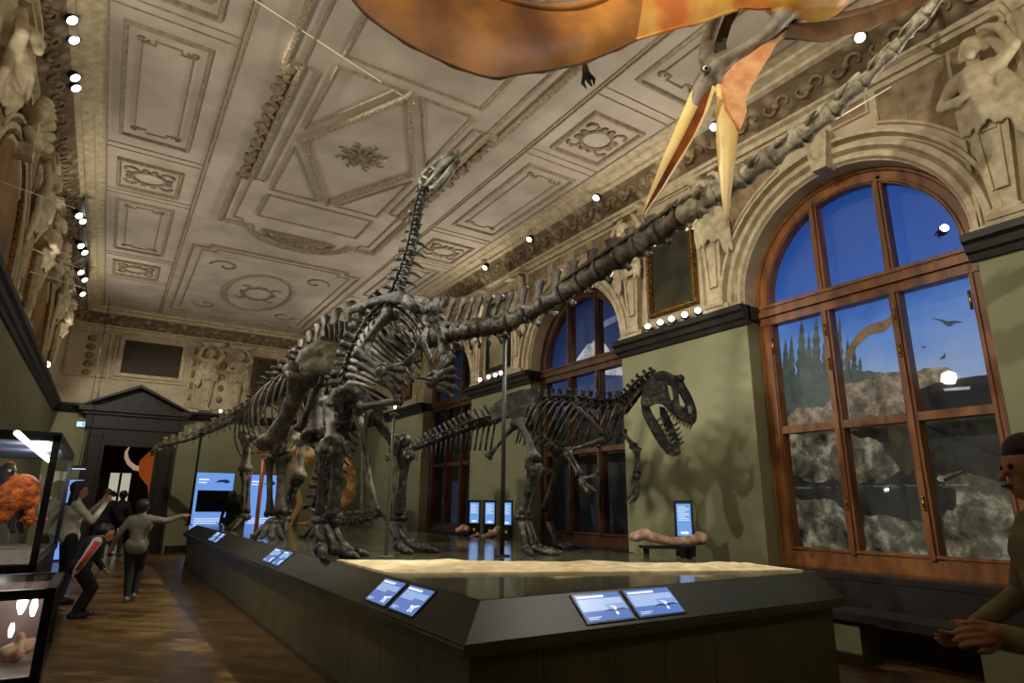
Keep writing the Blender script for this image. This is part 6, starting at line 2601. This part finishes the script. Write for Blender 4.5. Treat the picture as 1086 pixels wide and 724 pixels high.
m.grid([[(-.09, -.15, -.14), (.09, -.15, -.14), (.09, .15, -.14), (-.09, .15, -.14)], [(-.10, -.16, .02), (.10, -.16, .02), (.10, .16, .02), (-.10, .16, .02)], [(-.05, -.14, .16), (.05, -.14, .16), (.05, .14, .16), (-.05, .14, .16)]], closed=True)
m.add([(-.09, -.15, -.14), (.09, -.15, -.14), (.09, .15, -.14), (-.09, .15, -.14), (-.05, -.14, .16), (.05, -.14, .16), (.05, .14, .16), (-.05, .14, .16)], [[0, 1, 2, 3], [4, 5, 6, 7]])
m.build('pouch', M_DKCL, t, world=False)
m = MB()
m.tube([(0, -.12, .15), (.08, -.08, .40), (.2, 0, .62), (.1, .08, .40), (0, .12, .15)], .014, seg=6)
m.build('strap', M_DKCL, t, world=False)

CH = onplane(80, 655, 2, 0)
person('child in a dark jacket with a red and white sleeve, leaning forward', (CH.x, CH.y, 0), -pi / 2 + .1, .78, [M_SKIN, M_DKCL, M_DKCL, M_SHOE, M_WSW],
       dict(pelvis=(0, -.06, .80), waist=(0, -.03, .92), chest=(0, .07, 1.10), neck=(0, .16, 1.22), head=(0, .23, 1.30), shR=(.165, .10, 1.19), elR=(.20, -.02, .95), wrR=(.18, -.12, .74),
            shL=(-.165, .12, 1.17), elL=(-.2, .16, .90), wrL=(-.14, .28, .74), hpR=(.09, -.06, .78), hpL=(-.09, -.06, .78), knR=(.10, .12, .44), knL=(-.10, .18, .44), anR=(.10, -.04, .085), anL=(-.11, .06, .085), look=(0, 1, -.35)),
       'short', .010, None, None, (4, 1))
m = MB()
q = Matrix.Rotation(-pi / 2 + .1, 3, 'Z')
pts = [V((CH.x, CH.y, 0)) + q @ (V(p) * .78) for p in ((.225, .10, 1.19), (.255, -.02, .95), (.222, -.12, .75))]
m.tube(pts, [.034, .03, .022], seg=8)
ob = m.build('sleeve_stripe', M_REDCL, [o for o in bpy.data.objects if o.name.startswith('person') and o.get('label', '').startswith('child')][0], smooth=True)
par = ob.parent
ob.data.transform(q.inverted().to_4x4())

BO = onplane(136, 638, 2, 0)
person('boy in a grey sweater and dark trousers seen from behind, pointing right', (BO.x, BO.y, 0), -.12, .84, [M_SKIN, M_GREYCL, M_DKCL, M_GSHOE],
       dict(elR=(.40, .08, 1.36), wrR=(.64, .16, 1.45), shR=(.18, 0, 1.39), elL=(-.30, -.02, 1.16), wrL=(-.38, .06, .94), anL=(-.03, -.05, .085), knL=(-.06, .06, .5), knR=(.08, .20, .52), anR=(.06, .10, .12), look=(.35, 1, 0)),
       'short', .010, dict(R=((1, .25, .3), (0, .3, -1), .35)))
for (px, py, S, rz, lab) in ((108, 592, 1.0, .3, 'person in dark clothes standing in the far doorway, left of two'), (125, 589, .98, -.4, 'person in dark clothes standing in the far doorway, right of two')):
    q = onplane(px, py, 2, 0)
    y = 19.6 + (.5 if px > 120 else 0)
    q = onplane(px, 560, 1, y)
    person(lab, (q.x, q.y, 0), rz, S, [M_SKIN, M_DKCL, M_TEAL, M_SHOE], dict(wrR=(.14, .2, 1.05), elR=(.24, .0, 1.12)), 'short', .016, None, 'dark visitors at the far end')
q = onplane(245, 540, 1, 19.3)
person('dark silhouetted person reading the blue panel behind the platform', (q.x, q.y, 0), .2, 1.0, [M_SKIN, M_DKCL, M_DKCL, M_SHOE], dict(wrR=(.1, .22, 1.1), elR=(.24, .05, 1.12)), 'long', .016, None, 'dark visitors at the far end')

# visitor cut by the right edge of the view
hd = onplane(1098, 506, 2, 1.57)
Dh = NV.dot(hd - CAM)
fdir = (-SIDE * .96 + NV * .28).normalized()
rzp = math.atan2(-fdir.x, fdir.y)
Q = Matrix.Rotation(rzp, 3, 'Z')
base = V((hd.x, hd.y, 0)) - Q @ V((0, .03, 0))
loc_ = lambda x, y, D: Q.inverted() @ (P(x, y, D) - base)
wl = loc_(1064, 672, Dh - .12)
ell_ = loc_(1112, 688, Dh - .22)
person('dark-haired visitor in a cream top at the right edge, holding out one hand', (base.x, base.y, 0), rzp, 1.0, [M_SKIN, M_CREAM, M_DKCL, M_SHOE, M_SKIN],
       dict(elL=ell_, wrL=wl, wrR=(.12, .28, 1.0), elR=(.24, .05, 1.12)), 'long', .005,
       dict(L=(Q.inverted() @ (-SIDE * 1.0 + UP * .05), Q.inverted() @ (UP * -.5 + NV * .9), .55)))

# ================================================================== show cases on the left
M_CASE = mat('case_black', rgb(20, 19, 17), rgb(14, 13, 12), rough=.3)
M_CGL = glass_mat('case_glass')


def frame_box(mb, x0, y0, z0, x1, y1, z1, w):
    for x in (x0, x1 - w):
        for y in (y0, y1 - w):
            mb.bb((x, y, z0), (x + w, y + w, z1))
    for z in (z0, z1 - w):
        for y in (y0, y1 - w):
            mb.bb((x0, y, z), (x1, y + w, z + w))
        for x in (x0, x1 - w):
            mb.bb((x, y0, z), (x + w, y1, z + w))


X0, X1, Y0, Y1 = -1.44, -.40, 7.1, 10.4
tc = thing('display_case', 'tall lit glass show case with black frame along the left wall', 'show case', (-.9, 8.7, 0))
MB().bb((X0, Y0 + .02, 0), (X1 - .02, Y1, .86)).build('plinth', M_CASE, tc)
m = MB()
frame_box(m, X0, Y0, .84, X1, Y1, 2.02, .055)
m.bb((X0, Y0, 1.99), (X1, Y1, 2.05))
m.build('frame', M_CASE, tc)
m = MB()
m.bb((X0 + .03, Y0 + .02, .9), (X1 - .03, Y0 + .026, 1.97))
m.bb((X1 - .03, Y0 + .03, .9), (X1 - .024, Y1 - .03, 1.97))
m.build('pane', M_CGL, tc)
MB().bb((X0 + .06, Y0 + .06, .86), (X1 - .06, Y1 - .06, .90)).build('display_floor', mat('case_floor', rgb(150, 138, 120), rgb(110, 98, 84), rough=.6, scale=9), tc)
MB().bb((X0 + .03, Y0 + .06, .9), (X0 + .05, Y1 - .06, 1.97)).build('back_panel', mat('painted_sky_panel', rgb(150, 176, 214), rgb(206, 208, 206), rough=.7, scale=2, emit=rgb(120, 140, 170), estr=.35), tc)
a, b = onplane(18, 459, 2, 1.93), onplane(52, 489, 2, 1.93)
m = MB()
n_ = 6
for k in range(n_):
    p, q = a.lerp(b, k / n_), a.lerp(b, (k + .8) / n_)
    m.tube([p, q], .022, seg=8)
m.build('light_tube', emat('tube_white', (1, .98, .9), 4), tc, smooth=True)
MB().bb((X0 + .06, Y0 + .06, 1.97), (X1 - .06, Y1 - .06, 1.985)).build('soffit', mat('case_soffit', rgb(120, 134, 160), rgb(96, 110, 140), rough=.4), tc)
# feathered model inside
M_FEA = mat('orange_feathers', rgb(226, 120, 40), rgb(120, 46, 20), rough=.8, scale=16, bump=.8, detail=6)
M_FEAD = mat('dark_feathers', rgb(60, 34, 22), rgb(26, 18, 14), rough=.7, scale=14, bump=.5)
fp = onplane(20, 556, 1, 8.3)
fm_ = thing('feathered_dinosaur_model', 'orange feathered dinosaur model with dark head inside the tall lit case', 'model', (fp.x, fp.y, .9))
f = Fig()
C_ = lambda x, y, d=0: onplane(x, y, 1, 8.3 + d)
f.chain([C_(2, 545), C_(10, 528), C_(22, 520), C_(30, 530)], [.10, .16, .17, .10], 0)
f.chain([C_(10, 520), C_(6, 506), C_(8, 499)], [.09, .07, .075], 1)
f.chain([C_(8, 500), C_(15, 506)], [.06, .025], 1)
for dx, dd in ((0, 0), (9, .12)):
    f.chain([C_(12 + dx, 534, dd), C_(16 + dx, 546, dd), C_(11 + dx, 556, dd), C_(14 + dx, 563, dd)], [.07, .04, .03, .03], 1)
for k in range(7):
    f.chain([C_(24 + k, 520 + k * 2), C_(31 + k * .6, 532 + k * 3), C_(29 + k * .4, 548 + k * 2)], [.04, .035, .01], k % 2)
for k in range(4):
    f.cap(C_(5 + k * 2, 496), C_(9 + k * 3, 487 + k), .02, .008, 0)
f.build('body', [M_FEA, M_FEAD], fm_, voxel=.012, world=True)
m = MB()
m.ell(C_(10, 499, -.09), .014, seg=8, rings=6)
m.build('eye', M_EYEW, fm_, smooth=True)
m = MB()
for k in range(14):
    a = k * 2 * pi / 14
    m.ell(C_(36, 551) + V((.09 * cos(a), .09 * sin(a), .02 * sin(k * 2.3))), (.035, .03, .022), seg=8, rings=5)
t = m.build('nest', M_FEA, None, smooth=True)
tag(t, 'small orange ring-shaped nest beside the feathered model in the lit case', 'nest')
m = MB()
m.tube([C_(40, 558), C_(41, 540), C_(40, 520), C_(44, 503)], [.014, .012, .009, .005], seg=6)
m.tube([C_(41, 538), C_(36, 520), C_(34, 508)], [.010, .008, .004], seg=6)
m.tube([C_(40, 525), C_(45, 515), C_(47, 506)], [.008, .006, .003], seg=6)
t = m.build('bare_branch', mat('grey_branch', rgb(150, 140, 124), rough=.7), None, smooth=True)
tag(t, 'bare pale branch standing in the right end of the tall lit case', 'branch')

LX0, LX1, LY0, LY1 = -1.44, -.17, 5.4, 6.6
lc = thing('display_case', 'low glass-topped show case with black frame at the lower left corner', 'show case', (-.8, 6.0, 0))
MB().bb((LX0, LY0 + .02, 0), (LX1 - .02, LY1, .30)).build('plinth', M_CASE, lc)
m = MB()
frame_box(m, LX0, LY0, .28, LX1, LY1, .87, .06)
m.build('frame', M_CASE, lc)
m = MB()
m.bb((LX0 + .05, LY0 + .05, .860), (LX1 - .05, LY1 - .05, .866))
m.bb((LX0 + .05, LY0 + .02, .33), (LX1 - .05, LY0 + .026, .82))
m.bb((LX1 - .03, LY0 + .05, .33), (LX1 - .024, LY1 - .05, .82))
m.build('pane', M_CGL, lc)
MB().bb((LX0 + .06, LY0 + .06, .30), (LX1 - .06, LY1 - .06, .34)).build('display_floor', mat('case_floor_dark', rgb(120, 100, 92), rgb(80, 66, 60), rough=.5), lc)
MB().bb((LX0 + .03, LY1 - .05, .34), (LX1 - .06, LY1 - .04, .82)).build('back_panel', mat('case_back', rgb(110, 90, 84), rough=.5, emit=rgb(90, 74, 70), estr=.25), lc)
for (x, y, r, h) in ((24, 638, .035, .09), (36, 643, .025, .07), (12, 668, .02, .05)):
    p = onplane(x, y, 1, LY1 - .2)
    m = MB()
    m.lathe(p, [(.01, -h), (r * .8, -h * .5), (r, 0), (r * .8, h * .5), (.01, h)], seg=12)
    m.build('light_bulb', emat('bulb_white', (1, .96, .88), 6), lc, smooth=True)
for (x, y, s, lab) in ((22, 672, .10, 'pale slab-like fossil in the low show case, right one'), (-12, 662, .07, 'round pale fossil in the low show case at the left edge')):
    p = onplane(x, y, 1, LY0 + .5)
    f = Fig()
    f.cap(V((p.x - s * .6, p.y, .34 + s * .6)), V((p.x + s * .6, p.y + .1, .34 + s * .9)), s * .6, s * .5)
    f.cap(V((p.x, p.y, .34 + s * .5)), V((p.x, p.y + .05, .34 + s * 1.6)), s * .5, s * .3)
    o = f.build('small_fossil', [M_BONEP], None, voxel=.012)
    tag(o, lab, 'fossil')
# ================================================================== light
def spot(loc, aim, W, ang, blend=.6, col=(1, .93, .8), size=.06, name='spot_light'):
    l = bpy.data.lights.new(name, 'SPOT')
    l.energy = W
    l.spot_size = radians(ang)
    l.spot_blend = blend
    l.color = col
    l.shadow_soft_size = size
    o = bpy.data.objects.new(name, l)
    COL.objects.link(o)
    o.location = loc
    o.rotation_euler = (V(aim) - V(loc)).to_track_quat('-Z', 'Y').to_euler()
    return o


WARM = (1, .92, .80)
# uplights on the cornices wash the ceiling
for y in (1.0, 6.19, 11.29, 16.39):
    spot((6.62, y, 4.3), (3.2, y, 6.8), 205, 150, .8, WARM, .15)
    spot((-1.2, y, 4.3), (2.2, y, 6.8), 160, 150, .8, WARM, .15)
# ceiling track lamps: left row on to skeletons and right wall
for y, aim, W, a in ((4.2, (6.2, 4.8, 3.4), 260, 60), (7.6, (6.9, 6.3, 2.0), 420, 42), (8.8, (2.8, 7.0, 3.2), 330, 42), (12.5, (6.9, 11.0, 2.2), 380, 48), (13.8, (2.6, 10.0, 3.0), 240, 44), (15.3, (1.2, 20.5, 2.6), 260, 60)):
    spot((-.9, y, 6.5), aim, W * 1.9, a, .5, WARM)
# right row on to deck, floor and left side
for y, aim, W, a in ((2.9, (3.6, 4.6, .9), 230, 44), (5.0, (3.0, 6.8, 2.5), 250, 46), (7.6, (.2, 8.4, 0), 260, 30), (9.7, (2.6, 13.0, 1.5), 200, 50)):
    spot((6.3, y, 6.45), aim, W * 1.9, a, .5, WARM)
# added unseen fill lamp behind the viewer, brightening the hanging model and the nearest wall
spot((1.2, -2.5, 5.9), (3.0, 3.0, 4.8), 420, 70, .7, WARM, .1)
# right-hand ceiling lamps reaching across to the parquet
for y, a, W in ((5.0, (.35, 6.6, 0), 900), (7.6, (.3, 9.2, 0), 1000), (9.7, (.3, 12.4, 0), 1000), (11.6, (.3, 15.5, 0), 900)):
    spot((6.3, y + .05, 6.45), a, W, 26, .35, WARM, .03)
# slab and rim
spot((-.9, 4.3, 6.5), (3.3, 4.9, .9), 520, 30, .5, WARM, .05)
spot((-.9, 9.0, 6.5), (1.8, 9.5, .4), 300, 60, .8, WARM, .1)


def point(loc, W, r=.04, col=(1, .95, .85)):
    l = bpy.data.lights.new('case_light', 'POINT')
    l.energy = W
    l.color = col
    l.shadow_soft_size = r
    o = bpy.data.objects.new('case_light', l)
    COL.objects.link(o)
    o.location = loc


point((-.62, 8.6, 1.86), 9)
point((-.62, 7.6, 1.86), 7)
point((-.6, 6.3, .78), 2.5)
spot((-.9, 14.6, 6.4), (6.9, 16.6, 2.4), 520, 26, .5, WARM, .05)
spot((-.9, 1.6, 6.4), (6.9, 2.9, 4.9), 620, 46, .5, WARM, .05)  # extra spot without a fitting, added to brighten the upper right wall
spot((-.9, 6.6, 6.4), (6.9, 7.6, 5.0), 300, 50, .6, WARM, .05)
w = bpy.data.worlds.new('dim_hall')
scene.world = w
w.use_nodes = True
w.node_tree.nodes['Background'].inputs[0].default_value = (.5, .47, .4, 1)
w.node_tree.nodes['Background'].inputs[1].default_value = .05
scene.view_settings.view_transform = 'Standard'
scene.view_settings.look = 'None'
scene.view_settings.exposure = 0
